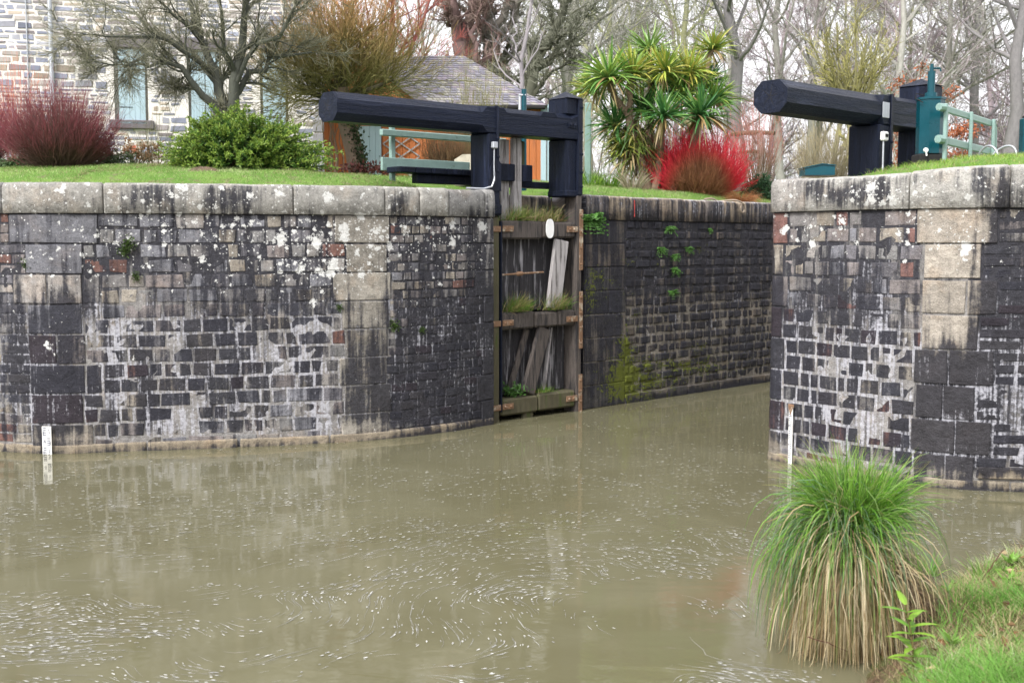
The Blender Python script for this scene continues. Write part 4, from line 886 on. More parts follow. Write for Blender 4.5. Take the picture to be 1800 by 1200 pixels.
for px_ in (363, 483): li = MB(); li.box(hp_(hx_at(px_), hz_at(px_, 79), -.03), (1.0, .16, .24), hx, -hn, gz, bev=.012); li.build('lintel', MAT['granite'], house)
dp = MB(); xd = hx_at(96); dp.tubes([hp_(xd, 0, .09), hp_(xd, HZ-.1, .09)], [.045, .045], 10)
for zz in (1.2, 2.8, 4.4): dp.box(hp_(xd, zz, .07), (.11, .08, .03), hx, -hn, gz, bev=.004)
dp.build('drainpipe', MAT['galv'], house)
dp = MB(); xd = hx_at(53); dp.tubes([hp_(xd, .4, .03), hp_(xd+.01, 3, .03), hp_(xd, HZ-.1, .03)], [.014]*3, 6); dp.build('cable', MAT['galv'], house)
# small terracotta face plaque
xd, zd = hx_at(236), hz_at(236, 263); pq = thing('wall_plaque', 'small red terracotta oval plaque hung on the cottage wall below the shuttered window', 'plaque', tuple(hp_(xd, zd-.1, .04)))
mb = MB(); mb.prism(ngon(16, .09, 0, .55), hp_(xd, zd, .022), hx, gz, hn, .03); MAT['terra'] = plain('terracotta', (.50, .10, .05), .7, .3, 20, .4); mb.build('plate', MAT['terra'], pq)
mb = MB()
for dx in (-.02, .02): mb.prism(ngon(8, .012), hp_(xd+dx, zd+.02, .052), hx, gz, hn, .008)
mb.box(hp_(xd, zd-.035, .054), (.035, .008, .01), hx, -hn, gz, bev=.002); mb.build('relief', MAT['dark'], pq)
# ================= timber outbuilding with slate roof
YS = 28.0
s0 = PY(556, 320, YS); s1 = PY(955, 320, YS); zb = 3.95; ze = PY(760, 184, YS)[2]
shed = thing('timber_outbuilding', 'orange boarded outbuilding with grey slate roof behind the black gate beam', 'outbuilding', (s0[0]*.4+s1[0]*.6, YS, zb))
sx = lambda px: PY(px, 300, YS)[0]
sz = lambda py: PY(750, py, YS)[2]
wl = MB(); x = s0[0]
while x < s1[0]:
    w = .16; x1 = min(x+w, s1[0])
    if not (x1 > sx(630)+.02 and x < sx(671)-.02): wl.box([(x+x1)/2, YS, (zb+ze)/2], (x1-x-.006, .05, ze-zb), bev=.005)
    x = x1
wl.box([(s0[0]+s1[0])/2, YS+.05, (zb+ze)/2], (s1[0]-s0[0]-.02, .04, ze-zb), bev=0)
# side walls and the boarded gable
wl.box([s1[0]-.03, YS+3.0, (zb+ze)/2], (.06, 5.9, ze-zb-.01), bev=0); wl.box([s0[0]+.03, YS+3.0, (zb+ze)/2], (.06, 5.9, ze-zb-.01), bev=0); wl.box([(s0[0]+s1[0])/2, YS+5.97, (zb+ze)/2], (s1[0]-s0[0]-.14, .06, ze-zb-.01), bev=0)
gxm = sx(641); gzt = sz(106); gw = sx(752)-gxm
nb_ = 22
for i in range(nb_):
    a = -gw+2*gw*i/nb_; b = -gw+2*gw*(i+1)/nb_; hgt = lambda q: (gzt-ze)*(1-abs(q)/gw)
    wl.prism([(a+.003, 0), (b-.003, 0), (b-.003, max(.003, hgt(b))), (a+.003, max(.003, hgt(a)))], [gxm, YS-.62, ze+.02], ex, gz, ey, .04)
wl.build('boarding', MAT['orange'], shed)
co = MB(); co.box([s1[0]+.0, YS-.04, (zb+ze)/2], (.13, .05, ze-zb), bev=.006); co.box([s1[0]+.14, YS+.02, (zb+ze)/2], (.12, .06, ze-zb), bev=.006); co.build('corner_board', MAT['shutter'], shed)
dr = MB(); zdt = sz(222); zdb = sz(297)
for i in range(4): a = sx(630)+(sx(671)-sx(630))*i/4; dr.box([a+(sx(671)-sx(630))/8, YS-.02, (zdt+zdb)/2], ((sx(671)-sx(630))/4-.004, .05, zdt-zdb), bev=.004)
dro = dr.build('door', MAT['shutter'], shed); hd = MB(); hd.box([sx(668), YS-.06, sz(275)], (.03, .04, .012), bev=.003); hd.build('handle', MAT['dark'], dro)
sw = MB(); sw.box([(sx(630)+sx(671))/2, YS-.005, zdb-.35], (sx(671)-sx(630), .06, .66), bev=.005); sw.build('door_base', MAT['shutter'], shed)
# slate roofs: courses of slates following two slopes
def slates(mb, P00, P10, P11, P01, rows, cols, r):
    P00, P10, P11, P01 = map(np.array, (P00, P10, P11, P01)); nn_ = nrm(np.cross(P10-P00, P01-P00))
    if nn_[2] < 0: nn_ = -nn_
    bl = lambda a, b: P00*(1-a)*(1-b)+P10*a*(1-b)+P11*a*b+P01*(1-a)*b
    for j in range(rows):
        off = .5*(j % 2)
        for i in range(-1, cols):
            a0, a1 = max(0, (i+off)/cols), min(1, (i+1+off)/cols-.003)
            if a1 <= a0+.001: continue
            b0, b1 = j/rows, min(1, (j+1.15)/rows); k_ = r.uniform(-.006, .006)
            V = [bl(a0, b0)+nn_*(.026+k_), bl(a1, b0)+nn_*(.026+k_), bl(a1, b1)+nn_*.006, bl(a0, b1)+nn_*.006, bl(a0, b0)+nn_*.006, bl(a1, b0)+nn_*.006]
            c = np.array([(.19, .18, .22), (.23, .22, .23), (.17, .165, .20), (.25, .24, .21), (.21, .18, .21)][r.randint(5)])*r.uniform(.8, 1.25)
            mb.add(V, [(0, 1, 2, 3), (4, 5, 1, 0)], c)
    V = [P00, P10, P11, P01]; mb.add(np.array(V), [(0, 1, 2, 3)], (.1, .1, .1))
yr_ = YS+3.0; zr = PY(760, 99, yr_)[2]; xr0 = PY(560, 100, yr_)[0]; xr1 = PY(815, 100, yr_)[0]; ye = YS-.40; zee = PY(800, 186, ye)[2]; xe0 = s0[0]-.3; xe1 = PY(962, 188, ye)[0]
rfm = MB(); slates(rfm, (xe0, ye, zee), (xe1, ye, zee), (xr1, yr_, zr), (xr0, yr_, zr), 22, 34, hr); slates(rfm, (xe1, ye, zee), (xe1, YS+6.4, zee), (xr1+.01, yr_, zr), (xr1, yr_, zr), 18, 20, hr); slates(rfm, (xe1, YS+6.4, zee), (xe0, YS+6.4, zee), (xr0, yr_, zr), (xr1, yr_, zr), 10, 16, hr)
# cross gable
gy0 = YS-.75
for s_ in (-1, 1):
    slates(rfm, (gxm+s_*(gw+.1), gy0, ze-.04), (gxm+s_*(gw+.1), yr_, ze-.04), (gxm, yr_, gzt+.1), (gxm, gy0, gzt+.1), 14, 16, hr)
rfo = rfm.build('roof', MAT['slate'], shed)
vb = MB()
for s_ in (-1, 1):
    p0 = np.array([gxm+s_*(gw+.12), gy0-.02, ze-.13]); p1 = np.array([gxm, gy0-.02, gzt+.02]); d = nrm(p1-p0); nz_ = np.array([-d[2], 0, d[0]])
    vb.box((p0+p1)/2, (np.linalg.norm(p1-p0), .04, .17), d, ey, np.cross(d, ey), bev=.006)
vb.build('bargeboard', MAT['granite'], shed)
gt = MB(); gt.tubes([[sx(752), ye-.04, zee-.03], [xe1-.05, ye-.04, zee-.04]], [.055, .055], 10, cap=True); gt.build('gutter', MAT['dark'], shed)
# diamond trellis against the boards
tr = thing('trellis', 'pale diamond trellis fixed to the orange boards beside the blue door', 'trellis', (sx(690), YS-.08, sz(315)))
mb = MB(); X0, X1, Z0, Z1 = sx(674), sx(738), sz(320), sz(240); st2 = .30
for k_ in range(-8, 14):
    for s_ in (1, -1):
        c0 = Z0+k_*.30; sl = .68*s_; pts_ = []
        xa_, xb_ = X0, X1
        za, zb_ = (c0, c0+sl*(X1-X0)) if s_ > 0 else (c0, c0+sl*(X1-X0))
        f = lambda x_: za+sl*(x_-X0)
        lo = X0; hi = X1
        cand = [x_ for x_ in np.linspace(X0, X1, 60) if Z0 <= f(x_) <= Z1-.25*(x_-X0)/(X1-X0)*0]
        if len(cand) < 6: continue
        lo, hi = cand[0], cand[-1]; p0 = np.array([lo, YS-.06-.012*(s_ > 0), f(lo)]); p1 = np.array([hi, YS-.06-.012*(s_ > 0), f(hi)]); d = nrm(p1-p0)
        mb.box((p0+p1)/2, (np.linalg.norm(p1-p0), .010, .032), d, ey, np.cross(d, ey), bev=.002)
mb.build('lattice', MAT['greywood'], tr)
# rustic garden pergola posts on the right
p = PY(1336, 296, 30.0); pg = thing('garden_arch', 'weathered rustic timber arch beyond the red dogwood', 'arch', tuple(p))
zt_ = PY(1336, 234, 30)[2]
for px_ in (1336, 1297):
    q = PY(px_, 300, 30.0+(.6 if px_ < 1320 else 0)); mb = MB(); mb.tubes([q-gz*.2, q+gz*.8+ex*.03, [q[0]-.05, q[1], zt_]], [.10, .085, .09], 8); mb.build('post', MAT['greywood'], pg)
mb = MB(); a_ = PY(1285, 236, 30.6); b_ = PY(1362, 234, 29.9); mb.tubes([a_, (a_+b_)/2+gz*.03, b_], [.055, .06, .05], 8, cap=False); a_ = PY(1300, 268, 30.6); b_ = PY(1337, 266, 30.0); mb.tubes([a_, b_], [.045, .045], 8); mb.build('crossbar', MAT['mosswood'], pg)
def grow(P, Rr, r, per, t0=.25, t1=1., ang=(40, 12), ln=(.4, .8), k=6, jit=.12, trop=(0, 0, .1), rs=.6, rmin=.003, absl=None, tip=.35):
    P = np.asarray(P, float); N, K, _ = P.shape
    M = N*per; pi = np.repeat(np.arange(N), per); t = r.uniform(t0, t1, M)
    f = t*(K-1); i0 = np.minimum(f.astype(int), K-2); w = (f-i0)[:, None]
    pos = P[pi, i0]*(1-w)+P[pi, i0+1]*w; T = nrm(P[pi, i0+1]-P[pi, i0]); rad = Rr[pi, i0]*(1-w[:, 0])+Rr[pi, i0+1]*w[:, 0]
    L = np.linalg.norm(np.diff(P, axis=1), axis=2).sum(1)[pi]
    ln_ = (L*r.uniform(*ln, M)*(1-.35*t)) if absl is None else r.uniform(*absl, M)
    pr = nrm(np.cross(T, r.normal(size=(M, 3)))); a = np.radians(r.normal(ang[0], ang[1], M))[:, None]
    d = nrm(np.cos(a)*T+np.sin(a)*pr); C = np.zeros((M, k, 3)); C[:, 0] = pos; st = (ln_/(k-1))[:, None]
    for j in range(1, k):
        d = nrm(d+r.normal(size=(M, 3))*jit+np.asarray(trop)); C[:, j] = C[:, j-1]+d*st
    r0 = np.maximum(rad*rs, rmin); CR = np.maximum(r0[:, None]*np.linspace(1, tip, k)[None], rmin*.7)
    return C, CR
def curve(pts, n=9):
    p = np.asarray(pts, float); d = np.concatenate([[0], np.cumsum(np.linalg.norm(np.diff(p, axis=0), axis=1))]); t = np.linspace(0, d[-1], n)
    q = np.stack([np.interp(t, d, p[:, i]) for i in range(3)], 1); q[1:-1] = q[1:-1]*.5+(q[:-2]+q[2:])*.25
    return q
def vcol(P, c0, c1, r, z0=None, z1=None, var=.2):
    P = np.asarray(P); N, k, _ = P.shape
    t = np.clip((P[..., 2]-z0)/(z1-z0), 0, 1)[..., None] if z0 is not None else np.linspace(0, 1, k)[None, :, None]
    c = np.asarray(c0)*(1-t)+np.asarray(c1)*t
    return c*r.uniform(1-var, 1+var, (N, 1, 1))
def leaves(mb, pos, d, L, W, col, r, fold=.25, k=1):
    N = len(pos); d = nrm(d); sd = nrm(np.cross(d, r.normal(size=(N, 3)))); up = np.cross(sd, d)
    L = np.broadcast_to(L, N)[:, None]; W = np.broadcast_to(W, N)[:, None]
    V = np.stack([pos, pos+d*L*.45-sd*W/2+up*W*fold, pos+d*L, pos+d*L*.45+sd*W/2+up*W*fold], 1).reshape(-1, 3)
    b = np.arange(N)[:, None]*4
    mb.add(V, [np.hstack([b, b+1, b+2]), np.hstack([b, b+2, b+3])], np.repeat(np.broadcast_to(col, (N, 3)), 4, 0))
def twig_bush(name, label, base, rx, h, N, c0, c1, seed, group=None, cat='shrub', spread=75, zt0=.2, zt1=.9, sub=2, r0=.006, basew=.25, round_=True, c2=None, lean=(0, 0), front=None):
    r = np.random.RandomState(seed); base = np.asarray(base, float)
    ro = thing(name, label, cat, tuple(base), group)
    az = r.uniform(0, 2*np.pi, N); el = np.radians(spread)*np.sqrt(r.rand(N))
    tgt = np.stack([np.sin(el)*np.cos(az)*rx, np.sin(el)*np.sin(az)*rx, np.cos(el)*h*.62+h*.33*(1-(el/np.radians(spread))**2*.35)], 1)*r.uniform(.62, 1.08, (N, 1))+np.array([lean[0], lean[1], 0])
    b0 = np.stack([np.cos(az)*basew*r.rand(N)*rx, np.sin(az)*basew*r.rand(N)*rx, np.full(N, -.08)], 1)
    k = 7; t = np.linspace(0, 1, k)[None, :, None]
    mid = b0+(tgt-b0)*np.array([.62, .62, .38])
    P = base+(1-t)**2*b0[:, None]+2*t*(1-t)*mid[:, None]+t*t*tgt[:, None]
    P = P+np.cumsum(r.normal(size=P.shape)*.024*rx, 1)*(t > 0)
    Rr = np.broadcast_to(np.linspace(r0, r0*.35, k), (N, k))
    zc = lambda Q: vcol(Q, c0, c1, r, base[2]+h*zt0, base[2]+h*zt1, .3)
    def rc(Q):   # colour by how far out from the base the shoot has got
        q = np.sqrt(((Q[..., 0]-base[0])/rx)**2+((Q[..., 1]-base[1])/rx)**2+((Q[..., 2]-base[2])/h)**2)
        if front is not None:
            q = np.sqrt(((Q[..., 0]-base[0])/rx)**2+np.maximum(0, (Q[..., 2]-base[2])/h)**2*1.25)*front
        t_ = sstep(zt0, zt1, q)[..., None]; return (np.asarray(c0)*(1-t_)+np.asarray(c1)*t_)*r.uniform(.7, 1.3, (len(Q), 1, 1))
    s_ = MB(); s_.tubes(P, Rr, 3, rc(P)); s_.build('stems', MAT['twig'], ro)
    if sub:
        tw = MB(); C, CR = grow(P, Rr, r, sub, .35, .95, (26, 9), (.22, .45), 5, .08, (0, 0, .06), .7, r0*.35); tw.tubes(C, CR, 3, rc(C))
        D, DR = grow(C, CR, r, 1, .3, .9, (30, 9), (.3, .7), 4, .08, (0, 0, .05), .7, r0*.3); tw.tubes(D, DR, 3, rc(D)); tw.build('twigs', MAT['twig'], ro)
    return ro
def gz_at(x, y): return float(ground_z(np.array([x]), np.array([y]))[0])
def on_lawn(px, Y): x = (px-900)/F*Y*1.0; x = PY(px, 320, Y)[0]; return np.array([x, Y, gz_at(x, Y)])
# ---- dogwoods
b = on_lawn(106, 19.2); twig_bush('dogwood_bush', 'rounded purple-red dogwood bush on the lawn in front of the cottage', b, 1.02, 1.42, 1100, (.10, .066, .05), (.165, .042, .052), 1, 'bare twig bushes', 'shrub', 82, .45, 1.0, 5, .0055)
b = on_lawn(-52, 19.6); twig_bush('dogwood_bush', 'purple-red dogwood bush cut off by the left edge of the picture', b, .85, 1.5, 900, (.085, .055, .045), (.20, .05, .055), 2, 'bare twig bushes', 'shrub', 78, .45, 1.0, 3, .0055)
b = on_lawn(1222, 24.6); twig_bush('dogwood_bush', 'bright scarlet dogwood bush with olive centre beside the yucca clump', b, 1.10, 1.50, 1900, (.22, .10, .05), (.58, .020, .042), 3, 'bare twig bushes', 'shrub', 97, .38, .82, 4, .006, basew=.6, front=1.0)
b = on_lawn(40, 22.5); twig_bush('dogwood_bush', 'thin orange-red dogwood shoots behind the purple bush against the cottage wall', b, .9, 2.5, 90, (.20, .10, .06), (.50, .12, .06), 4, 'bare twig bushes', 'shrub', 42, .3, .9, 2, .005)
b = on_lawn(785, 23.0); twig_bush('brown_shrub', 'bushy brown leafless shrub behind the pale green hand rail', b, .60, 1.15, 420, (.10, .065, .04), (.20, .12, .065), 5, 'bare twig bushes', 'shrub', 70, .3, 1, 3, .006)
b = on_lawn(842, 24.5); twig_bush('brown_shrub', 'dense brown shrub between the concrete block and the gate heel post', b, .6, 1.3, 300, (.09, .06, .04), (.19, .11, .06), 6, 'bare twig bushes', 'shrub', 60, .3, 1, 3, .006)
b = on_lawn(838, 24.0); twig_bush('green_twig_shrub', 'loose green-stemmed rose shrub rising above the black beam in front of the slate roof', b, 1.0, 2.6, 150, (.15, .15, .07), (.20, .19, .09), 7, 'bare twig bushes', 'shrub', 50, .3, 1, 3, .006)
b = on_lawn(272, 20.6); twig_bush('thin_shrub', 'sparse young shrub with a few yellow-green leaves beside the green shrub', b, .6, 1.2, 40, (.14, .12, .07), (.18, .17, .08), 8, 'bare twig bushes', 'shrub', 55, .3, 1, 2, .005)
b = on_lawn(1450, 27.0)*[1, 1, 0]+[0, 0, 3.95]; twig_bush('pale_twig_shrub', 'pale straw-coloured bare shrub under the beam of the near gate', b, 1.2, 1.9, 260, (.22, .19, .12), (.30, .26, .16), 9, 'bare twig bushes', 'shrub', 55, .3, 1, 3, .007)
b = on_lawn(1330, 28.5); twig_bush('red_twig_shrub', 'loose reddish leafless shrub between the scarlet dogwood and the timber arch', b, 1.0, 2.4, 160, (.20, .14, .09), (.40, .13, .11), 10, 'bare twig bushes', 'shrub', 52, .3, 1, 3, .006)
b = on_lawn(1150, 25.6); twig_bush('red_twig_shrub', 'thin dark red shoots at the foot of the yucca stems', b, .55, 1.7, 120, (.18, .07, .06), (.38, .06, .08), 11, 'bare twig bushes', 'shrub', 42, .3, 1, 2, .005)
b = on_lawn(1010, 31.0); twig_bush('straw_twig_shrub', 'straw-coloured bare shrub seen between the mitre post and the yucca leaves', b, .9, 2.6, 160, (.24, .21, .13), (.30, .27, .17), 12, 'bare twig bushes', 'shrub', 45, .3, 1, 2, .006)
# ---- glossy green shrub under the bare tree
def leafy_shrub(name, label, base, rx, ry, h, N, per, cols, seed, L=.045, W=.018, group='evergreen shrubs'):
    r = np.random.RandomState(seed); base = np.asarray(base, float); ro = thing(name, label, 'shrub', tuple(base), group)
    az = r.uniform(0, 2*np.pi, N); el = np.arccos(r.uniform(.02, 1, N))
    lump = 1+.16*np.sin(az*3+1)+.10*np.sin(az*5+el*6)+.12*(fbm(az*3, el*5+seed, 3)-.5)*2
    tgt = np.stack([np.sin(el)*np.cos(az)*rx*lump, np.sin(el)*np.sin(az)*ry*lump, np.cos(el)*h*(.93+.1*np.sin(az*4))], 1)*r.uniform(.75, 1.04, (N, 1))
    b0 = np.stack([np.cos(az)*.3*rx*r.rand(N), np.sin(az)*.3*ry*r.rand(N), np.zeros(N)-.05], 1); k = 7; t = np.linspace(0, 1, k)[None, :, None]
    mid = b0+(tgt-b0)*np.array([.45, .45, .75]); P = base+(1-t)**2*b0[:, None]+2*t*(1-t)*mid[:, None]+t*t*(tgt-np.array([0, 0, .06]))[:, None]
    s_ = MB(); s_.tubes(P, np.broadcast_to(np.linspace(.006, .002, k), (N, k)), 3, (.10, .08, .04)); s_.build('stems', MAT['twig'], ro)
    M = N*per; pi = np.repeat(np.arange(N), per); tt = r.uniform(.45, 1, M); f = tt*(k-1); i0 = np.minimum(f.astype(int), k-2); w = (f-i0)[:, None]
    pos = P[pi, i0]*(1-w)+P[pi, i0+1]*w; T = nrm(P[pi, i0+1]-P[pi, i0]); d = nrm(T*.7+r.normal(size=(M, 3))*.55)
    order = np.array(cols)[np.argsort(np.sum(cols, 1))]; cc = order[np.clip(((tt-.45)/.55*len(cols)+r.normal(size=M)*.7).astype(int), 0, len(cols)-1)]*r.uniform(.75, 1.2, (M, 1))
    lm = MB(); leaves(lm, pos, d, r.uniform(.7, 1.3, M)*L, r.uniform(.7, 1.2, M)*W, cc, r); lm.build('foliage', MAT['leaf'], ro); return ro
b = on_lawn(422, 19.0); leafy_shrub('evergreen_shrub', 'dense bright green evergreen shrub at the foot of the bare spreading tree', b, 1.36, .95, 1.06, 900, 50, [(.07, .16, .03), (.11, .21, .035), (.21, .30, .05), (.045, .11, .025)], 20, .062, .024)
b = on_lawn(1336, 25.5); leafy_shrub('evergreen_shrub', 'small dark green evergreen shrub next to the orange sedge mound', b, .42, .5, .55, 160, 22, [(.03, .075, .03), (.04, .09, .04), (.025, .06, .03)], 21, .07, .03)
b = on_lawn(38, 19.4); leafy_shrub('low_green_plant', 'low pale green leafy plant under the purple dogwood at left', b, .75, .4, .20, 160, 14, [(.09, .16, .06), (.13, .2, .09), (.07, .13, .05)], 22, .06, .03)
b = on_lawn(150, 20.4); leafy_shrub('low_green_plant', 'dim green shrub half hidden behind the stems of the purple dogwood', b, 1.1, .5, .55, 220, 14, [(.07, .11, .05), (.10, .14, .07)], 23, .06, .03)
# ---- dried hydrangea heads, rusty leaves
r = np.random.RandomState(8); b = on_lawn(238, 20.8); ro = thing('dry_plant', 'dried brown flower heads standing below the terracotta plaque', 'plant', tuple(b)); mb = MB(); lm = MB()
for i in range(26):
    e = b+np.array([r.normal()*.22, r.normal()*.12, r.uniform(.22, .55)]); mb.tubes([b+np.array([r.normal()*.06, 0, -.05]), (b+e)/2+[0, 0, .05], e], [.006]*3, 4, (.2, .13, .08))
    n = 26; leaves(lm, e+r.normal(size=(n, 3))*.03, r.normal(size=(n, 3))+[0, 0, .4], .05, .035, np.array((.36, .22, .12))*r.uniform(.6, 1.4, (n, 1)), r)
mb.build('stems', MAT['twig'], ro); lm.build('flower_heads', MAT['leaf'], ro)
# ---- sword-leaved clump (yucca / cabbage palm)
yr = np.random.RandomState(33); YB = 24.3; yb = on_lawn(1140, YB)
yu = thing('yucca_clump', 'tall clump of sword-leaved yucca heads with yellow-green rosettes on bent bare stems', 'yucca', tuple(yb))
HD = [(1070, 128, 24.0, 1.15, 0, -.25), (1112, 122, 24.2, 1.0, 1, -.05), (1142, 82, 25.0, 1.0, 2, 0), (1168, 118, 24.1, .95, 1, .05), (1166, 196, 23.6, 1.0, 3, 0), (1232, 196, 23.8, 1.15, 3, .2), (1253, 80, 25.2, .85, 1, 0), (1213, 122, 24.4, .95, 1, .2), (1200, 160, 24.5, 1., 0, .1), (1082, 215, 24.5, 1.0, 3, -.3), (1128, 185, 24.6, 1.0, 3, 0), (1255, 165, 24.8, .95, 0, .4), (1098, 255, 24.4, .85, 1, -.35), (1185, 135, 25.1, 1, 3, 0), (1048, 150, 24.6, .9, 1, -.5), (1150, 140, 25.2, 1, 3, 0), (1235, 145, 25.3, 1, 3, .2)]
pal = [[(.10, .24, .06), (.17, .32, .07), (.28, .40, .10)], [(.26, .34, .06), (.18, .30, .07), (.40, .40, .10)], [(.15, .29, .08), (.24, .36, .12)], [(.04, .14, .045), (.06, .18, .055), (.12, .26, .07)]]
jx = PY(1110, 228, YB)
sm = MB()
def stem(pts, r0, r1):
    q = curve(pts, 12); q[1:-1] += yr.normal(size=(10, 3))*.012; sm.tubes(q, np.linspace(r0, r1, 12)*yr.uniform(.92, 1.08, 12), 9, (.17, .12, .08))
stem([yb-gz*.1, PY(1126, 280, YB), PY(1112, 240, YB), PY(1105, 200, YB)], .12, .085); stem([PY(1108, 205, YB), PY(1092, 186, YB), PY(1076, 165, YB), PY(1070, 135, 24.0)], .075, .06); stem([PY(1106, 200, YB), PY(1108, 160, YB), PY(1112, 128, 24.2)], .07, .055)
stem([yb+ex*.15-gz*.1, PY(1160, 270, YB), PY(1166, 205, 23.7)], .10, .06); stem([yb+ex*.5-gz*.1, PY(1210, 280, YB), PY(1232, 205, 23.9)], .10, .06); stem([PY(1215, 250, 24.6), PY(1228, 170, 25), PY(1248, 105, 25.2), PY(1253, 84, 25.2)], .07, .05); stem([yb+ex*.1+ey*.3, PY(1145, 200, 25), PY(1142, 88, 25)], .08, .05)
sm.build('stem', MAT['bark'], yu)
lm = MB()
for (px_, py_, Y_, S, pi_, ln_) in HD:
    c = PY(px_, py_+8, Y_); N = 125 if pi_ != 3 else 115; th = np.arccos(1-yr.rand(N)*1.45); ph = yr.uniform(0, 2*np.pi, N)
    d = np.stack([np.sin(th)*np.cos(ph), np.sin(th)*np.sin(ph), np.cos(th)], 1)+np.array([ln_, -.12, .12]); d = nrm(d); L = S*.78*yr.uniform(.75, 1.1, N)*(1-.12*np.cos(th))
    k = 6; P = np.zeros((N, k, 3)); P[:, 0] = c+yr.normal(size=(N, 3))*.03; dd = d.copy(); sag = yr.uniform(.01, .06, N)*(1+1.2*(th > 1.2))
    for j in range(1, k): dd = nrm(dd+np.array([0, 0, -1.])*sag[:, None]*j*.55); P[:, j] = P[:, j-1]+dd*(L/(k-1))[:, None]
    sd = nrm(np.cross(d, np.array([0, 0, 1.])+yr.normal(size=(N, 3))*.3)); W = .046*S*np.array([.6, 1, 1, .85, .55, .06])[None]*yr.uniform(.8, 1.15, (N, 1))
    base_ = np.array(pal[pi_])[yr.randint(len(pal[pi_]), size=N)]*yr.uniform(.75, 1.25, (N, 1)); old = (th > 1.8) & (yr.rand(N) < .3); base_[old] = np.array((.30, .22, .11))
    tipc = base_*np.array([1.15, 1.05, .8]); tt = np.linspace(0, 1, k)[None, :, None]; cl_ = base_[:, None]*(1-tt)+tipc[:, None]*tt
    lm.ribbons(P, W, sd, cl_, fold=.16)
    # hanging dead leaves under each head
    N2 = 7; ph = yr.uniform(0, 2*np.pi, N2); P = np.zeros((N2, 5, 3)); P[:, 0] = c-gz*.05
    dd = nrm(np.stack([np.cos(ph), np.sin(ph), -yr.uniform(.3, 1.4, N2)], 1))
    for j in range(1, 5): dd = nrm(dd+np.array([0, 0, -.3])); P[:, j] = P[:, j-1]+dd*(.16*S*yr.uniform(.7, 1.2, N2))[:, None]
    lm.ribbons(P, .04*np.array([.6, 1, .9, .6, .08])[None], nrm(np.cross(dd, [0.1, 0, 1.])), np.array((.30, .23, .11))*yr.uniform(.6, 1.5, (N2, 1)), fold=.1)
# lower skirt
N = 340; px_ = yr.uniform(1050, 1165, N); py_ = yr.uniform(225, 300, N); P = np.zeros((N, 5, 3)); P[:, 0] = np.array([PY(a*.55+1118*.45, b-15, YB+yr.uniform(-.3, .4)) for a, b in zip(px_, py_)])
dd = nrm(np.stack([(px_-1115)/45+yr.normal(size=N)*.3, yr.normal(size=N)*.7-.3, yr.normal(size=N)*.5-.1], 1))
for j in range(1, 5): dd = nrm(dd+np.array([0, 0, -.22])); P[:, j] = P[:, j-1]+dd*(.15*yr.uniform(.6, 1.2, N))[:, None]
lm.ribbons(P, .038*np.array([.6, 1, .9, .6, .08])[None], nrm(np.cross(dd, [0.1, 0, 1.])), np.array([(.13, .18, .04), (.24, .24, .07), (.34, .26, .14), (.07, .13, .04)])[yr.randint(4, size=N)]*yr.uniform(.7, 1.2, (N, 1)), fold=.12)
lm.build('leaves', MAT['sword'], yu)
dk_ = MB(); N = 260; P = np.zeros((N, 4, 3)); P[:, 0] = np.array([PY(a, b, YB+.25) for a, b in zip(yr.uniform(1110, 1150, N), yr.uniform(215, 280, N))]); dd = nrm(np.stack([yr.normal(size=N)*.35, yr.normal(size=N)*.35-.2, -np.ones(N)], 1))
for j in range(1, 4): P[:, j] = P[:, j-1]+nrm(dd+yr.normal(size=(N, 3))*.15)*(.17*yr.uniform(.6, 1.5, N))[:, None]
dk_.ribbons(P, .022, nrm(np.cross(dd, [.3, 1., 0])), np.array((.26, .19, .13))*yr.uniform(.5, 1.6, (N, 1))); dk_.build('dead_leaves', MAT['blade'], yu)
# ---- strap-leaf clumps, sedge mound
def clump(name, label, cat, c, N, L, W, cols, seed, droop=.25, up=1.0, rad=.1, mat='blade', k=6, group=None, part='leaves', spread=.55):
    r = np.random.RandomState(seed); c = np.asarray(c, float); az = r.uniform(0, 2*np.pi, N); q = np.sqrt(r.rand(N))*rad
    P = np.zeros((N, k, 3)); P[:, 0] = c+np.stack([np.cos(az)*q, np.sin(az)*q, np.zeros(N)-.02], 1)
    dd = nrm(np.stack([np.cos(az)*spread*r.rand(N), np.sin(az)*spread*r.rand(N), np.full(N, up)], 1)+r.normal(size=(N, 3))*.12); l = L*r.uniform(.55, 1.15, N); dr = droop*r.uniform(.4, 1.5, N)
    for j in range(1, k): dd = nrm(dd+np.stack([np.cos(az)*.10, np.sin(az)*.10, -dr*j/k], 1)); P[:, j] = P[:, j-1]+dd*(l/(k-1))[:, None]
    sd = nrm(np.cross(dd, r.normal(size=(N, 3)))); cc = np.array(cols)[r.randint(len(cols), size=N)]*r.uniform(.75, 1.25, (N, 1))
    mb = MB(); mb.ribbons(P, W*np.linspace(1, .12, k)[None]**.7*r.uniform(.7, 1.2, (N, 1)), sd, cc)
    o = mb.build(name, MAT[mat], None, loc=c); return tag(o, label, cat, group)
GR = [(.09, .19, .025), (.13, .24, .035), (.17, .26, .05), (.07, .15, .02)]; DRY = [(.34, .27, .14), (.28, .20, .09), (.42, .34, .19)]
for i, (px_, n_, Y_, lab) in enumerate(((1036, 130, 23.5, 'upright light green daffodil leaves beside the black mitre post'), (1068, 140, 24.0, 'upright light green daffodil leaves next to the pale dead base of the yucca clump'))): clump('daffodil_clump', lab, 'plant', on_lawn(px_, Y_), n_, .42, .016, [(.12, .24, .03), (.18, .30, .04), (.10, .2, .03)], 60+i, .14, 1, .22, group='daffodil clumps')
clump('sedge_mound', 'small orange-brown sedge mound at the right foot of the scarlet dogwood', 'plant', on_lawn(1303, 23.8), 900, .42, .006, [(.34, .15, .06), (.26, .12, .05), (.42, .2, .09)], 63, .6, .9, .12, spread=1.1)
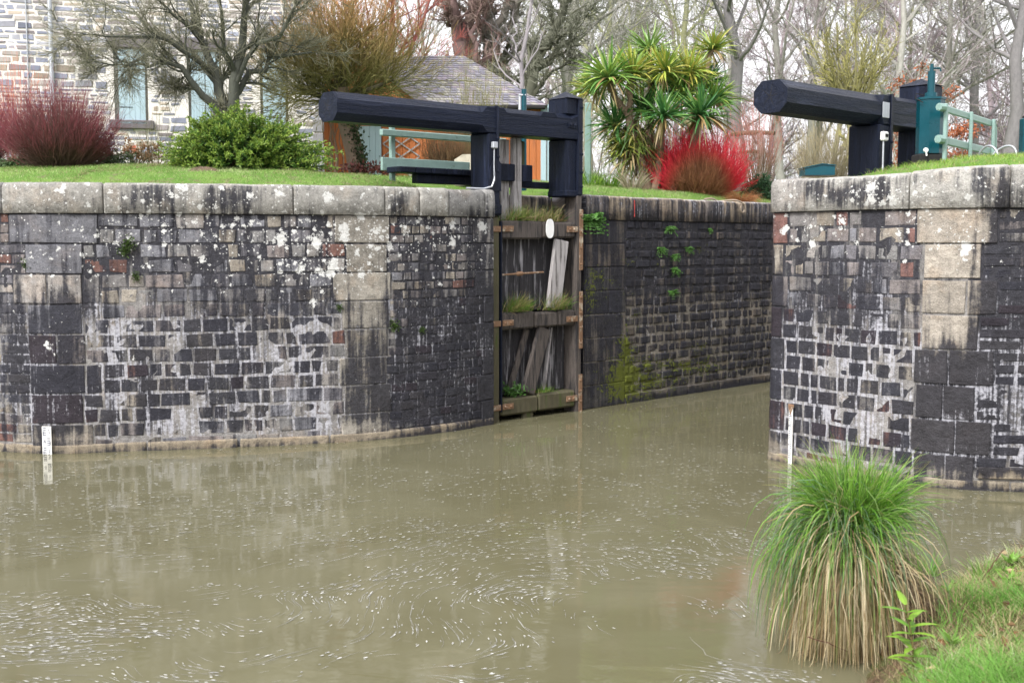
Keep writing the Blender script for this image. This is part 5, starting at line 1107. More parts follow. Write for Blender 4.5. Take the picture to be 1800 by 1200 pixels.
clump('pale_grass_clump', 'pale dry stalks at the foot of the yucca stems', 'plant', on_lawn(1112, 23.6), 160, .5, .014, [(.42, .36, .27), (.34, .27, .2), (.16, .2, .07)], 64, .12, 1, .16)
for i, (p, n_, L_, lab, dry) in enumerate(((G(.52, -.13, 3.145), 620, .26, 'grass growing along the top rail of the far gate between its posts', .4), (G(1.15, -.15, 3.145), 260, .26, 'long wispy grass on the top rail beside the mitre post', .5),
        (G(.42, -.10, 1.715), 700, .28, 'grass tuft on the middle rail of the gate left of the grey brace', .35), (G(1.24, -.09, 1.715), 420, .30, 'grass tuft hanging over the middle rail right of the grey brace', .5), (G(.98, -.08, .38), 150, .13, 'small green grass tuft on the bottom rail right of the lower brace', .15))):
    rr_ = np.random.RandomState(70+i); c = np.asarray(p); N = n_; lx = .34 if i == 0 else (.24 if i == 1 else .2)
    P = np.zeros((N, 6, 3)); P[:, 0] = c+ga*rr_.normal(size=(N, 1))*lx*.6+gb*rr_.uniform(-.08, .09, (N, 1)); dd = nrm(gz+rr_.normal(size=(N, 3))*.35+gb*.25*rr_.rand(N, 1)); l = L_*rr_.uniform(.4, 1.3, N)
    for j in range(1, 6): dd = nrm(dd+gb*.10-gz*.20*rr_.rand(N, 1)); P[:, j] = P[:, j-1]+dd*(l/5)[:, None]
    cc = np.where(rr_.rand(N, 1) < dry, np.array(DRY)[rr_.randint(3, size=N)], np.array(GR)[rr_.randint(4, size=N)])
    mb = MB(); mb.ribbons(P, .008*np.linspace(1, .15, 6)[None], nrm(np.cross(dd, rr_.normal(size=(N, 3)))), cc); tag(mb.build('grass_tuft', MAT['blade'], None, loc=c), lab, 'grass tuft', 'grass tufts on the gate')
mb = MB(); rr_ = np.random.RandomState(77)
for i in range(9):
    s_ = G(rr_.uniform(.7, 1.3), -.05, 3.15); e_ = s_+ga*rr_.uniform(-.4, .5)+gz*rr_.uniform(.05, .35)+gb*rr_.uniform(0, .15); m_ = (s_+e_)/2+gz*rr_.uniform(.1, .3); t = np.linspace(0, 1, 10)[:, None]; mb.tubes((1-t)**2*s_+2*t*(1-t)*m_+t*t*e_, np.linspace(.004, .002, 10), 3, np.array((.34, .27, .16))*rr_.uniform(.6, 1.2))
tag(mb.build('dry_stalks', MAT['twig'], None, loc=G(1, -.05, 3.15)), 'thin arching dry stalks over the top rail of the far gate', 'dry stalks')
r = np.random.RandomState(80); lm = MB(); c = G(.33, -.08, .39); n = 120; leaves(lm, c+r.normal(size=(n, 3))*[.09, .03, .05]+gz*.05, r.normal(size=(n, 3))+gz*.8, .08, .035, np.array((.06, .14, .03))*r.uniform(.6, 1.5, (n, 1)), r); tag(lm.build('weed', MAT['leaf'], None, loc=c), 'small leafy weed on the bottom rail left of the lower brace', 'weed')
# ---- ferns and moss tufts on the walls
FE = [(1035, 386, .30, 60, 'large green fern at the top of the chamber wall beside the mitre timber'), (1177, 402, .16, 34, 'pale fern just under the coping in the middle of the chamber wall'), (1160, 438, .15, 30, 'bright fern left of centre on the chamber wall, below the topmost fern'), (1209, 438, .13, 26, 'bright fern right of centre on the chamber wall, level with another'), (1185, 450, .13, 24, 'small fern between two others at mid height of the chamber wall'), (1184, 474, .14, 30, 'small fern above the lowest fern on the chamber wall'), (1182, 513, .14, 26, 'lowest pale fern on the chamber wall'), (1247, 404, .10, 16, 'tiny fern under the coping towards the far end of the chamber wall')]
for i, (px_, py_, S, n_, lab) in enumerate(FE):
    r = np.random.RandomState(90+i); best = min(np.linspace(0, 8, 800), key=lambda u: abs(proj([pE.xyz(np.array([u]), 2.5, 0)[0]])[0][0]-px_)); Yc = pE.xyz(np.array([best]), 0)[0][1]; c = PY(px_, py_, Yc); nn_ = np.array([ea[1], -ea[0], 0])
    lm = MB(); az = r.uniform(-1.5, 1.5, n_); el = r.uniform(-.5, 1.1, n_)
    for a_, e_ in zip(az, el):
        d = nrm(nn_*.7*np.cos(a_)+ea*np.sin(a_)+gz*np.sin(e_)); t = np.linspace(0, 1, 6)[:, None]; l = S*r.uniform(.5, 1.1); q = c+d*t*l-gz*t*t*l*.45
        m_ = 5; pos = np.repeat(q[1:], 2, 0); sd = nrm(np.cross(d, gz)); dirs = np.tile(np.array([sd, -sd]), (m_, 1))+d*.5; leaves(lm, pos, dirs, S*.24, S*.12, np.array((.09, .21, .045))*r.uniform(.6, 1.5), r)
    tag(lm.build('wall_fern', MAT['leaf'], None, loc=c), lab, 'fern', 'ferns on the chamber wall')
MT = [(225, 428, .13, 'green moss tuft in a wall joint right of the left quoin stack, upper one'), (218, 440, .10, 'dark moss streak in the wall joint just below the upper moss tuft'), (240, 486, .09, 'small moss tuft alone on the pale patch of the wing wall'), (49, 463, .11, 'moss tuft in the joint left of the left quoin stack'), (692, 572, .12, 'brown-green moss tuft beside the right quoin stack of the wing wall'), (742, 580, .07, 'tiny moss tuft on the dark streaked part of the wing wall'), (597, 540, .07, 'tiny green tuft in the joint left of the big pale quoin')]
for i, (px_, py_, S, lab) in enumerate(MT):
    r = np.random.RandomState(120+i); u = pA.at(px_); Yc = pA.xyz(np.array([u]), 0)[0][1]-.01; c = PY(px_, py_, Yc); n = 160; lm = MB(); pos = c+r.normal(size=(n, 3))*[S*.35, .012, S*.35]; leaves(lm, pos, r.normal(size=(n, 3))+[0, -.9, -.2], S*.35, S*.14, np.array((.05, .085, .02))*r.uniform(.5, 1.7, (n, 1)), r); tag(lm.build('moss_tuft', MAT['leaf'], None, loc=c), lab, 'moss', 'moss tufts on the wing wall')
# ---- lawn blades
def turf(name, label, N, sampler, L, cols, seed, W=.006, kind='stuff', zf=ground_z):
    r = np.random.RandomState(seed); x, y = sampler(r, N); z = zf(x, y); N = len(x); k = 4
    P = np.zeros((N, k, 3)); P[:, 0] = np.stack([x, y, z-.006], 1); az = r.uniform(0, 2*np.pi, N); dd = nrm(np.stack([np.cos(az)*.4, np.sin(az)*.4, np.ones(N)], 1)); cl_ = .6+.8*fbm(x*1.7, y*1.7, 3); l = L*r.uniform(.45, 1.2, N)*cl_
    for j in range(1, k): dd = nrm(dd+np.stack([np.cos(az)*.25, np.sin(az)*.25, -np.ones(N)*.14], 1)); P[:, j] = P[:, j-1]+dd*(l/(k-1))[:, None]
    ci = np.clip((fbm(x*.9+9, y*.9, 3)+r.normal(size=N)*.18-.25)*2, 0, .999); cc = np.array(cols)[(ci*len(cols)).astype(int)]*r.uniform(.75, 1.25, (N, 1))
    mb = MB(); mb.ribbons(P, W*np.linspace(1, .15, k)[None]*r.uniform(.7, 1.3, (N, 1)), nrm(np.stack([-np.sin(az), np.cos(az), np.zeros(N)], 1)+r.normal(size=(N, 3))*.3), cc)
    return tag(mb.build(name, MAT['blade']), label, 'grass', kind=kind)
def samp_far(r, N):
    u = r.uniform(pA.at(-250), pA.L, N); d = .52+r.rand(N)**1.3*4.6; p = pA.xyz(u, 0.0)-0; n_ = np.stack([np.interp(u, pA.u, pA.nn[:, 0]), np.interp(u, pA.u, pA.nn[:, 1])], 1); x = p[:, 0]-n_[:, 0]*d; y = p[:, 1]-n_[:, 1]*d
    k_ = ~inside(x, y, water_poly) & (pdist(x, y, edge_far) > .48) & (y > 14); return x[k_], y[k_]
LG = [(.32, .28, .15), (.12, .26, .04), (.16, .32, .06), (.22, .37, .08), (.30, .42, .13), (.40, .43, .22)]
turf('lawn_grass', 'short bright green grass on the lawn above the curved wing wall', 42000, samp_far, .065, LG, 140)
def samp_ch(r, N):
    t = r.uniform(-1.6, 8.5, N); d = .68+r.rand(N)**1.3*4.5; n_ = np.array([-ea[1], ea[0]]); x = E0[0]+ea[0]*t+n_[0]*d; y = E0[1]+ea[1]*t+n_[1]*d; k_ = ~inside(x, y, water_poly) & (pdist(x, y, edge_far) > .6); return x[k_], y[k_]
turf('lawn_grass', 'short bright green grass on the lawn behind the chamber wall coping', 26000, samp_ch, .075, LG, 141)
def samp_n(r, N):
    x = r.uniform(3.6, 12, N); y = r.uniform(12.3, 19, N); dd = pdist(x, y, edge_far); k_ = ~inside(x, y, water_poly) & (dd > .5) & (y < 15+.69/.72*(x-3.3)) & ((dd > .85) | (r.rand(N) < .25)); return x[k_], y[k_]
turf('lawn_grass', 'bright green grass mound on top of the near lock wall', 60000, samp_n, .085, [(.36, .32, .16), (.14, .28, .035), (.19, .35, .04), (.24, .40, .05), (.32, .38, .10)], 142)
# mole hill
r = np.random.RandomState(150); c = on_lawn(357, 17.6); a = np.linspace(0, 2*np.pi, 40, endpoint=False); V = [c+gz*.07]; 
rings = [(.06, .068), (.14, .045), (.22, .0), (.27, -.04)]
for rr_, zz in rings: V += [c+np.array([np.cos(t)*rr_*1.15*(1+.12*np.sin(3*t)), np.sin(t)*rr_, zz+r.normal()*.006]) for t in a]
Fs = [(0, 1+i, 1+(i+1) % 40) for i in range(40)]+[(1+j*40+i, 1+(j+1)*40+i, 1+(j+1)*40+(i+1) % 40, 1+j*40+(i+1) % 40) for j in range(3) for i in range(40)]
tag(MB().add(np.array(V), Fs).build('molehill', MAT['soil'], None, loc=c), 'small brown molehill on the lawn above the wing wall', 'molehill')
def px_limb(pts, Y0, Y1, n=9):
    m = len(pts); return curve([PY(a, b, Y0+(Y1-Y0)*i/(m-1)) for i, (a, b) in enumerate(pts)], n)
def make_tree(name, label, cat, base, limbs, radii, r, levels, cb, ct, group=None, n_tr=8, twig_n=3, jitter=.02):
    """limbs: list of (9,3) polylines forming trunk and main limbs; levels: branching steps grown from them"""
    ro = thing(name, label, cat, tuple(base), group)
    tm = MB()
    P = np.array(limbs); Rr = np.array([np.linspace(a, b, P.shape[1]) for a, b in radii])
    P = P.copy(); P[:, 1:-1] += r.normal(size=P[:, 1:-1].shape)*jitter
    for p, q in zip(P, Rr): tm.tubes(p, q*r.uniform(.94, 1.06, len(q)), n_tr, np.asarray(cb)*r.uniform(.85, 1.15))
    tm.build('trunk', MAT['bark'], ro, True)
    cm = MB(); C, CR = P, Rr
    for i, kw in enumerate(levels):
        C, CR = grow(C, CR, r, **kw); t = i/max(1, len(levels)-1)
        c = np.asarray(cb)*(1-t)+np.asarray(ct)*t
        cm.tubes(C, CR, 4 if i == 0 else twig_n, c*r.uniform(.75, 1.3, (len(C), 1)))
    cm.build('crown', MAT['twig'], ro); return ro
tr_ = np.random.RandomState(50)
# ---- spreading bare tree before the cottage
Y0 = 20.2; tb = on_lawn(402, Y0)
Lm = [px_limb([(403, 318), (402, 260), (402, 205)], Y0, Y0), px_limb([(402, 212), (388, 170), (372, 125), (345, 60), (330, -10)], Y0, Y0+.3), px_limb([(404, 210), (412, 150), (420, 90), (432, 20), (436, -60)], Y0, Y0-.2),
      px_limb([(398, 208), (365, 175), (335, 140), (300, 112), (255, 102), (200, 92)], Y0, Y0-.8), px_limb([(405, 190), (422, 145), (455, 115), (500, 98), (548, 92)], Y0, Y0+.6), px_limb([(395, 185), (378, 130), (350, 95), (300, 60), (230, 28), (160, 0)], Y0, Y0+1.0),
      px_limb([(410, 160), (440, 100), (480, 55), (530, 10), (570, -30)], Y0, Y0-.8), px_limb([(372, 128), (320, 80), (262, 62), (190, 60), (130, 62)], Y0, Y0-1.4), px_limb([(415, 140), (400, 80), (395, 10), (380, -60)], Y0, Y0-1.1), px_limb([(340, 150), (332, 130), (318, 152), (296, 153)], Y0-.1, Y0-.2), px_limb([(300, 112), (250, 118), (200, 108), (150, 100)], Y0-.4, Y0-1.3), px_limb([(432, 20), (470, -20), (520, -50)], Y0, Y0+.8), px_limb([(345, 60), (290, 10), (240, -40)], Y0, Y0-.7)]
Rd = [(.165, .15), (.10, .035), (.105, .035), (.075, .018), (.07, .018), (.055, .014), (.05, .014), (.038, .01), (.045, .014), (.025, .01), (.028, .01), (.03, .01), (.03, .01)]
make_tree('bare_tree', 'spreading leafless tree with grey-green lichened branches before the cottage', 'tree', tb, Lm, Rd, tr_, [dict(per=15, t0=.28, ang=(36, 14), ln=(.25, .52), k=7, jit=.17, trop=(0, 0, .03), rs=.42, rmin=.0075), dict(per=11, t0=.12, ang=(38, 14), ln=(.3, .65), k=6, jit=.17, trop=(0, 0, .03), rs=.55, rmin=.005), dict(per=5, t0=.1, ang=(36, 14), absl=(.12, .44), k=5, jit=.17, trop=(0, 0, .05), rs=.6, rmin=.0032)], (.075, .080, .062), (.205, .20, .14), jitter=.05)
# ---- pollard willow
Yw = 22.3; wb = on_lawn(640, Yw); hd = PY(598, 158, Yw)
Lm = [px_limb([(634, 330), (622, 260), (606, 205), (597, 158)], Yw, Yw), px_limb([(598, 185), (570, 160), (545, 130)], Yw, Yw-.5), px_limb([(600, 180), (630, 150), (662, 128)], Yw, Yw+.4), px_limb([(597, 170), (590, 120), (585, 80)], Yw, Yw), px_limb([(598, 175), (610, 130), (625, 90)], Yw, Yw+.6), px_limb([(596, 175), (575, 140), (560, 105)], Yw, Yw+.6), px_limb([(598, 180), (550, 165), (512, 150)], Yw, Yw-.2), px_limb([(602, 175), (650, 158), (690, 140)], Yw, Yw-.5), px_limb([(600, 165), (605, 110), (600, 70)], Yw, Yw-.7)]
Rd = [(.19, .17)]+[(.075, .025)]*8
wl_ = thing('pollard_willow', 'pollarded willow with a leaning ridged trunk and a dense olive and coral mop of shoots', 'tree', tuple(wb))
tm = MB()
for p, (a_, b_) in zip(Lm, Rd): tm.tubes(p+tr_.normal(size=p.shape)*.012, np.linspace(a_, b_, 9), 10, np.array((.16, .115, .085)) if a_ > .1 else np.array((.08, .072, .04)))
tm.build('trunk', MAT['bark'], wl_, True)
P = np.array(Lm[1:]); Rr = np.array([np.linspace(.05, .02, 9)]*8)
cm = MB(); z0 = hd[2]+.1; z1 = hd[2]+2.2
C, CR = grow(P, Rr, tr_, 52, .10, 1, (50, 24), None, 7, .10, (0, -.01, .07), .3, .006, absl=(.8, 1.7)); cm.tubes(C, CR, 3, vcol(C, (.12, .115, .04), (.22, .175, .07), tr_, z0, z1, .25))
D, DR = grow(C, CR, tr_, 9, .15, .95, (28, 10), (.25, .5), 5, .10, (0, 0, .06), .6, .0045); cm.tubes(D, DR, 3, vcol(D, (.16, .155, .055), (.34, .19, .085), tr_, z0, z1, .3))
E_, ER = grow(D, DR, tr_, 3, .2, .95, (28, 10), (.3, .6), 4, .1, (0, 0, .05), .6, .004); cm.tubes(E_, ER, 3, vcol(E_, (.20, .185, .065), (.42, .21, .10), tr_, z0, z1, .3))
cm.build('crown', MAT['twig'], wl_)
iv = MB(); n = 900; t = tr_.rand(n)**1.2; pos = PY(620, 225, Yw)+np.zeros((n, 3)); q = px_limb([(628, 300), (618, 250), (604, 200), (600, 180)], Yw-.12, Yw-.12, 40); pos = q[(t*39).astype(int)]+tr_.normal(size=(n, 3))*[.07, .06, .05]+ex*.10; leaves(iv, pos, tr_.normal(size=(n, 3))+[.3, -.6, .2], .06, .045, np.array((.035, .055, .02))*tr_.uniform(.5, 1.8, (n, 1)), tr_); iv.build('ivy', MAT['leaf'], wl_)
lv = MB(); n = 260; c = on_lawn(645, Yw-.3); leaves(lv, c+tr_.normal(size=(n, 3))*[.30, .12, .05]+gz*.12, tr_.normal(size=(n, 3)), .10, .05, np.array((.14, .05, .045))*tr_.uniform(.5, 1.6, (n, 1)), tr_); tag(lv.build('red_leaf_plant', MAT['leaf'], None, loc=c), 'dark red leaves around the foot of the willow trunk', 'plant')
b = on_lawn(583, 22.8); mb = MB()
for i in range(7):
    x = 575+i*4; mb.tubes(px_limb([(x, 325), (x+tr_.uniform(-8, 8), 280), (x+tr_.uniform(-8, 8), 245), (x+tr_.uniform(-14, 14), 205)], 22.8, 22.9), np.linspace(.05 if i in (1, 3) else .02, .01, 9), 6, (.22, .14, .09))
tag(mb.build('dead_climber', MAT['bark'], None, loc=b), 'twisted dead climber stems against the orange boards left of the willow trunk', 'plant')
# coral tree behind the willow
Yc = 33.5; b = on_lawn(700, Yc); Lm = [px_limb([(702, 320), (700, 200), (688, 120), (670, 40)], Yc, Yc), px_limb([(696, 170), (720, 90), (750, 20), (765, -30)], Yc, Yc+.3), px_limb([(690, 130), (640, 70), (600, 20), (560, -30)], Yc, Yc-.4), px_limb([(688, 110), (690, 40), (690, -40)], Yc, Yc), px_limb([(692, 140), (650, 80), (560, 40), (500, 30)], Yc, Yc+.3), px_limb([(700, 150), (740, 110), (790, 95)], Yc, Yc-.3), px_limb([(680, 90), (620, 30), (590, -40)], Yc, Yc+.3)]
make_tree('coral_bark_tree', 'leafless coral-red barked tree rising above the slate roof behind the willow', 'tree', b, Lm, [(.11, .05), (.07, .03), (.07, .02), (.07, .03), (.055, .016), (.05, .014), (.055, .016)], tr_, [dict(per=11, t0=.2, ang=(38, 14), ln=(.35, .6), k=6, jit=.14, trop=(0, 0, .05), rs=.5, rmin=.007), dict(per=7, t0=.15, ang=(36, 12), ln=(.35, .65), k=5, jit=.14, trop=(0, 0, .04), rs=.6, rmin=.005), dict(per=4, t0=.15, ang=(34, 12), absl=(.15, .4), k=4, jit=.14, rs=.6, rmin=.0042)], (.28, .10, .08), (.50, .16, .13))
# ---- three big trees rising behind the outbuilding
GB, GT = (.15, .145, .125), (.20, .195, .165)
LV = [dict(per=12, t0=.25, ang=(42, 14), ln=(.28, .6), k=7, jit=.18, trop=(0, 0, .01), rs=.42, rmin=.015), dict(per=9, t0=.15, ang=(42, 14), ln=(.3, .65), k=6, jit=.18, trop=(0, 0, .0), rs=.5, rmin=.010), dict(per=6, t0=.15, ang=(40, 14), ln=(.35, .8), k=5, jit=.18, trop=(0, 0, -.01), rs=.6, rmin=.0075)]
def big(name, label, Yt, limbs, rads, cb=GB, ct=GT, lv=LV, seed=1, grp='big bare trees behind the outbuilding'):
    r = np.random.RandomState(seed); Lm = [px_limb(l, Yt+dy0, Yt+dy1) for (l, dy0, dy1) in limbs]; b = np.array([Lm[0][0][0], Yt, 4.0]); Lm[0][0][2] = 3.9
    return make_tree(name, label, 'tree', b, Lm, rads, r, lv, cb, ct, grp, 10, jitter=.05)
big('bare_tree', 'pinkish forked trunk straight above the ridge of the slate roof', 36, [([(812, 330), (810, 160), (812, 110), (810, 75)], 0, 0), ([(812, 82), (800, 45), (793, 10), (786, -50)], 0, -.5), ([(811, 85), (822, 40), (832, 0), (838, -60)], 0, .5), ([(800, 50), (787, 40), (783, 25), (790, 10)], 0, -.8), ([(838, 140), (836, 90), (833, 30), (836, -20)], -.5, -.5), ([(815, 60), (850, 40), (866, 15), (872, -20)], 0, -1), ([(795, 20), (760, 0), (740, -40)], 0, 1)], [(.32, .27), (.17, .13), (.20, .15), (.07, .05), (.09, .07), (.06, .03), (.06, .03)], (.19, .125, .115), (.24, .18, .15), seed=61)
big('bare_tree', 'thick grey trunk right of the pinkish trunk, forking above the slate roof', 37, [([(866, 330), (864, 160), (865, 100), (863, 50)], 0, 0), ([(863, 60), (858, 20), (853, -50)], 0, 0), ([(866, 62), (885, 25), (900, -10), (912, -60)], 0, .5), ([(868, 70), (890, 50), (905, 22), (915, 0), (925, -40)], 0, -.8), ([(862, 120), (900, 100), (930, 70), (960, 55)], 0, -1.2), ([(866, 110), (840, 130), (815, 150)], 0, -1)], [(.36, .27), (.19, .14), (.15, .10), (.13, .08), (.07, .03), (.05, .02)], (.15, .135, .115), seed=62)
big('bare_tree', 'dark leaning tree with crooked mossy limbs just left of the mitre post', 34, [([(905, 330), (922, 190), (935, 130), (945, 95)], 0, 0), ([(944, 98), (960, 70), (980, 40), (1000, 0), (1015, -50)], 0, -.6), ([(944, 98), (936, 80), (928, 75), (915, 60)], 0, .3), ([(945, 92), (965, 80), (985, 70), (1005, 60)], 0, -1.2), ([(935, 130), (960, 110), (985, 85), (1005, 55), (1020, 20)], 0, .8), ([(975, 45), (955, 30), (940, 10), (930, -30)], -.3, .5), ([(925, 185), (980, 168), (1030, 160), (1060, 162)], -.3, -.9), ([(928, 170), (965, 135), (990, 110), (1020, 100)], 0, -.8), ([(915, 150), (885, 135), (870, 128)], 0, -1.2)], [(.20, .17), (.15, .09), (.07, .04), (.06, .03), (.08, .04), (.05, .03), (.06, .03), (.05, .03), (.04, .02)], (.085, .088, .06), (.17, .175, .13), seed=63)
big('young_tree', 'slender pale young stem rising straight above the teal pipe', 30, [([(912, 330), (914, 160), (922, 80), (934, 10), (940, -30)], 0, 0), ([(918, 115), (905, 70), (900, 30)], 0, .3)], [(.075, .04), (.03, .015)], (.25, .23, .24), (.24, .22, .22), [dict(per=8, t0=.3, ang=(38, 12), ln=(.2, .4), k=6, jit=.12, rs=.5, rmin=.008), dict(per=4, t0=.2, ang=(36, 12), ln=(.3, .6), k=5, jit=.12, rs=.6, rmin=.006)], seed=64)
# ---- yellow lichened small tree
r = np.random.RandomState(66); Yl = 30.0
Lm = [px_limb([(1500, 330), (1498, 260), (1496, 215)], Yl, Yl)]+[px_limb([(1496, 235), (1496+a*.35, 170), (1496+a*.8, 110), (1496+a, t_)], Yl, Yl+r.uniform(-.7, .7)) for a, t_ in ((-70, 75), (-48, 60), (-25, 40), (-8, 70), (10, 35), (28, 60), (50, 55), (75, 85), (-60, 110), (62, 100), (-35, 90), (20, 90))]
make_tree('lichen_tree', 'small upright tree thickly covered with yellow lichen above the near gate beam', 'tree', np.array([Lm[0][0][0], Yl, 3.95]), Lm, [(.15, .12)]+[(.05, .018)]*12, r, [dict(per=12, t0=.2, ang=(30, 12), ln=(.22, .5), k=6, jit=.16, trop=(0, 0, .05), rs=.55, rmin=.008), dict(per=8, t0=.15, ang=(36, 12), ln=(.25, .6), k=5, jit=.18, trop=(0, 0, .03), rs=.6, rmin=.006)], (.19, .18, .08), (.32, .30, .10))
# ---- beech saplings keeping rusty leaves
def beech(label, clusters, Yb, basepx, seed):
    r = np.random.RandomState(seed); b = np.array([PY(basepx, 300, Yb)[0], Yb, 3.95]); ro = thing('beech_sapling', label, 'tree', tuple(b), 'beech saplings with rusty leaves'); bm2 = MB(); lm = MB()
    for (px_, py_, rx_, ry_, n) in clusters:
        c = PY(px_, py_, Yb+r.uniform(-.4, .4)); s_ = px_/1.; q = curve([b+gz*(-.1), b*.5+c*.5-gz*.25+r.normal(size=3)*.1, c], 9); bm2.tubes(q, np.linspace(.03, .006, 9), 4, (.16, .13, .10))
        sc_ = Yb/F; m = 14; tips = c+r.normal(size=(m, 3))*np.array([rx_*sc_*.6, .35, ry_*sc_*.6]); mid_ = (c+tips)/2+gz*.04
        bm2.tubes(np.stack([np.repeat(c[None], m, 0), mid_, tips], 1), np.broadcast_to([.008, .006, .004], (m, 3)), 3, (.15, .12, .09))
        i_ = r.randint(m, size=n); w = r.uniform(.25, 1.1, (n, 1)); pos = c*(1-w)+tips[i_]*w+r.normal(size=(n, 3))*.05
        leaves(lm, pos, r.normal(size=(n, 3))+[0, 0, -.5], r.uniform(.06, .11, n), r.uniform(.03, .055, n), np.array([(.36, .11, .045), (.28, .09, .04), (.42, .17, .08)])[r.randint(3, size=n)]*r.uniform(.7, 1.3, (n, 1)), r)
    bm2.build('branches', MAT['twig'], ro); lm.build('foliage', MAT['leaf'], ro)
beech('rusty-leaved beech sapling between the posts of the near gate', [(1585, 265, 26, 30, 240), (1605, 230, 20, 20, 140), (1590, 290, 20, 12, 120), (1575, 240, 18, 20, 100)], 25.0, 1590, 67)
beech('rusty-leaved beech sapling seen through the pale green railing', [(1690, 228, 24, 15, 240), (1680, 276, 24, 12, 240), (1705, 232, 18, 12, 90)], 26.0, 1692, 68)
beech('taller rusty-leaved beech sapling rising left of the near mitre post', [(1605, 150, 18, 18, 100), (1580, 145, 16, 10, 60), (1620, 120, 12, 14, 40), (1595, 180, 14, 14, 60), (1590, 170, 18, 12, 60)], 27.5, 1600, 69)
beech('sparse rusty-leaved beech sapling above the right end of the near gate', [(1665, 165, 18, 14, 60), (1680, 158, 12, 10, 40), (1640, 170, 12, 12, 40), (1600, 300, 12, 10, 40)], 28.0, 1662, 70)
# ---- the wood behind: a few kinds, each copied
def proto(seed, h, n_l, tr, cb, ct, spread=.5, first=.25, lv=None):
    r = np.random.RandomState(seed); k = 9; ax = np.zeros((k, 3)); ax[:, 2] = np.linspace(-.2, h*.92, k); ax[:, :2] = np.cumsum(r.normal(size=(k, 2))*.012*h, 0); ax[0, :2] = 0
    limbs = [ax]; rad = [(tr, tr*.14)]
    for i in range(n_l):
        t = first+(1-first)*(i+r.rand())/n_l*.85; p0 = ax[int(t*(k-1))]; a = r.uniform(0, 2*np.pi); L = h*spread*(1-t*.6)*r.uniform(.6, 1); d = np.array([np.cos(a), np.sin(a), r.uniform(.5, 1.3)]); d = d/np.linalg.norm(d)
        q = np.zeros((k, 3)); q[0] = p0
        for j in range(1, k): d = nrm(d+r.normal(size=3)*.10+np.array([0, 0, .04])); q[j] = q[j-1]+d*L/(k-1)
        limbs.append(q); rad.append((tr*(1-t)*.5+.015, .02))
    lv = lv or [dict(per=8, t0=.2, ang=(42, 14), ln=(.3, .65), k=6, jit=.16, trop=(0, 0, .03), rs=.42, rmin=.014), dict(per=7, t0=.12, ang=(42, 14), ln=(.3, .65), k=5, jit=.17, rs=.5, rmin=.010), dict(per=5, t0=.1, ang=(40, 14), ln=(.4, .9), k=4, jit=.17, rs=.6, rmin=.0078)]
    return make_tree('bare_tree', 'x', 'tree', (0, 0, 0), limbs, rad, r, lv, cb, ct, 'bare trees of the wood', 7, jitter=.02)
gr1, gr2, gr3, gr4 = (.30, .29, .26), (.25, .24, .21), (.34, .275, .30), (.33, .33, .18)  # bark and twig tones lightened, so the haze over the wood is in their colour
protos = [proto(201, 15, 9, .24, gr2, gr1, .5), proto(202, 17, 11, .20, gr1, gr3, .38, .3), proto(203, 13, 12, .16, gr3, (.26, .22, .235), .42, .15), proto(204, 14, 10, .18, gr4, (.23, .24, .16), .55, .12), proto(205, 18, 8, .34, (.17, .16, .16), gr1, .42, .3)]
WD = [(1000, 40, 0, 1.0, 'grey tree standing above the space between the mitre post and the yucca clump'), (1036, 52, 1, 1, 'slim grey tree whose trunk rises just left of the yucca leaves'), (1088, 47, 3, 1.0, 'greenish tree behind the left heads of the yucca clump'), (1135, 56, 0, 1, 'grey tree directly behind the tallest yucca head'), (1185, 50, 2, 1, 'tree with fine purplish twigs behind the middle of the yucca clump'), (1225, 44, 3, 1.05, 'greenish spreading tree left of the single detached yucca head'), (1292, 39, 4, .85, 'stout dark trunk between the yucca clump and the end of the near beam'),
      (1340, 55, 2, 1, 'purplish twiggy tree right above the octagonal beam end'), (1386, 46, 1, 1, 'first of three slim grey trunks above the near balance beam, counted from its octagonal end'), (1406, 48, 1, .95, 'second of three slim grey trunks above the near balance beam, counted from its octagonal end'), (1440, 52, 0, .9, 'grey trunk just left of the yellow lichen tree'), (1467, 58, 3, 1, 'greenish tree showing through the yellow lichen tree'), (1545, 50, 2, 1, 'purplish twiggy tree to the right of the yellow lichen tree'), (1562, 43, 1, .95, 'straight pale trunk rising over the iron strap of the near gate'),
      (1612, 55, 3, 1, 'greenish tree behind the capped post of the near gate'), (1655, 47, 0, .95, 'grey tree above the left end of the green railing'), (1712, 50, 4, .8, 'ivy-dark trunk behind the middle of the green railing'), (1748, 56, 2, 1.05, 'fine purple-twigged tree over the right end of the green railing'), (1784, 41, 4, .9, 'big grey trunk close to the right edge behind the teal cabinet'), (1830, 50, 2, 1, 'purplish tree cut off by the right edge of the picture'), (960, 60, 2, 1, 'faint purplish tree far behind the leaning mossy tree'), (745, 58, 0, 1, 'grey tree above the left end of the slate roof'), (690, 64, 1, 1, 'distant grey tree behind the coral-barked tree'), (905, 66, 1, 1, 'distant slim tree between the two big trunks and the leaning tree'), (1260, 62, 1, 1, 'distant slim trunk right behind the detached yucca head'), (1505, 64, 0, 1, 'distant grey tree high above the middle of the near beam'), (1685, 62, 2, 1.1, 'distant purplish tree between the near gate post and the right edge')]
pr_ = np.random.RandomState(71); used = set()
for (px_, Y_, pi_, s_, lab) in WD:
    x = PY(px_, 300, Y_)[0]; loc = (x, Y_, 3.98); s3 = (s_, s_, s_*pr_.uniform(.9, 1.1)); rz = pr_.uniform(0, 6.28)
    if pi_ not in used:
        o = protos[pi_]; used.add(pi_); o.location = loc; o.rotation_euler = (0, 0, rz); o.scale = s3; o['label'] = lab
    else: dup(protos[pi_], loc, rz, s3, lab)
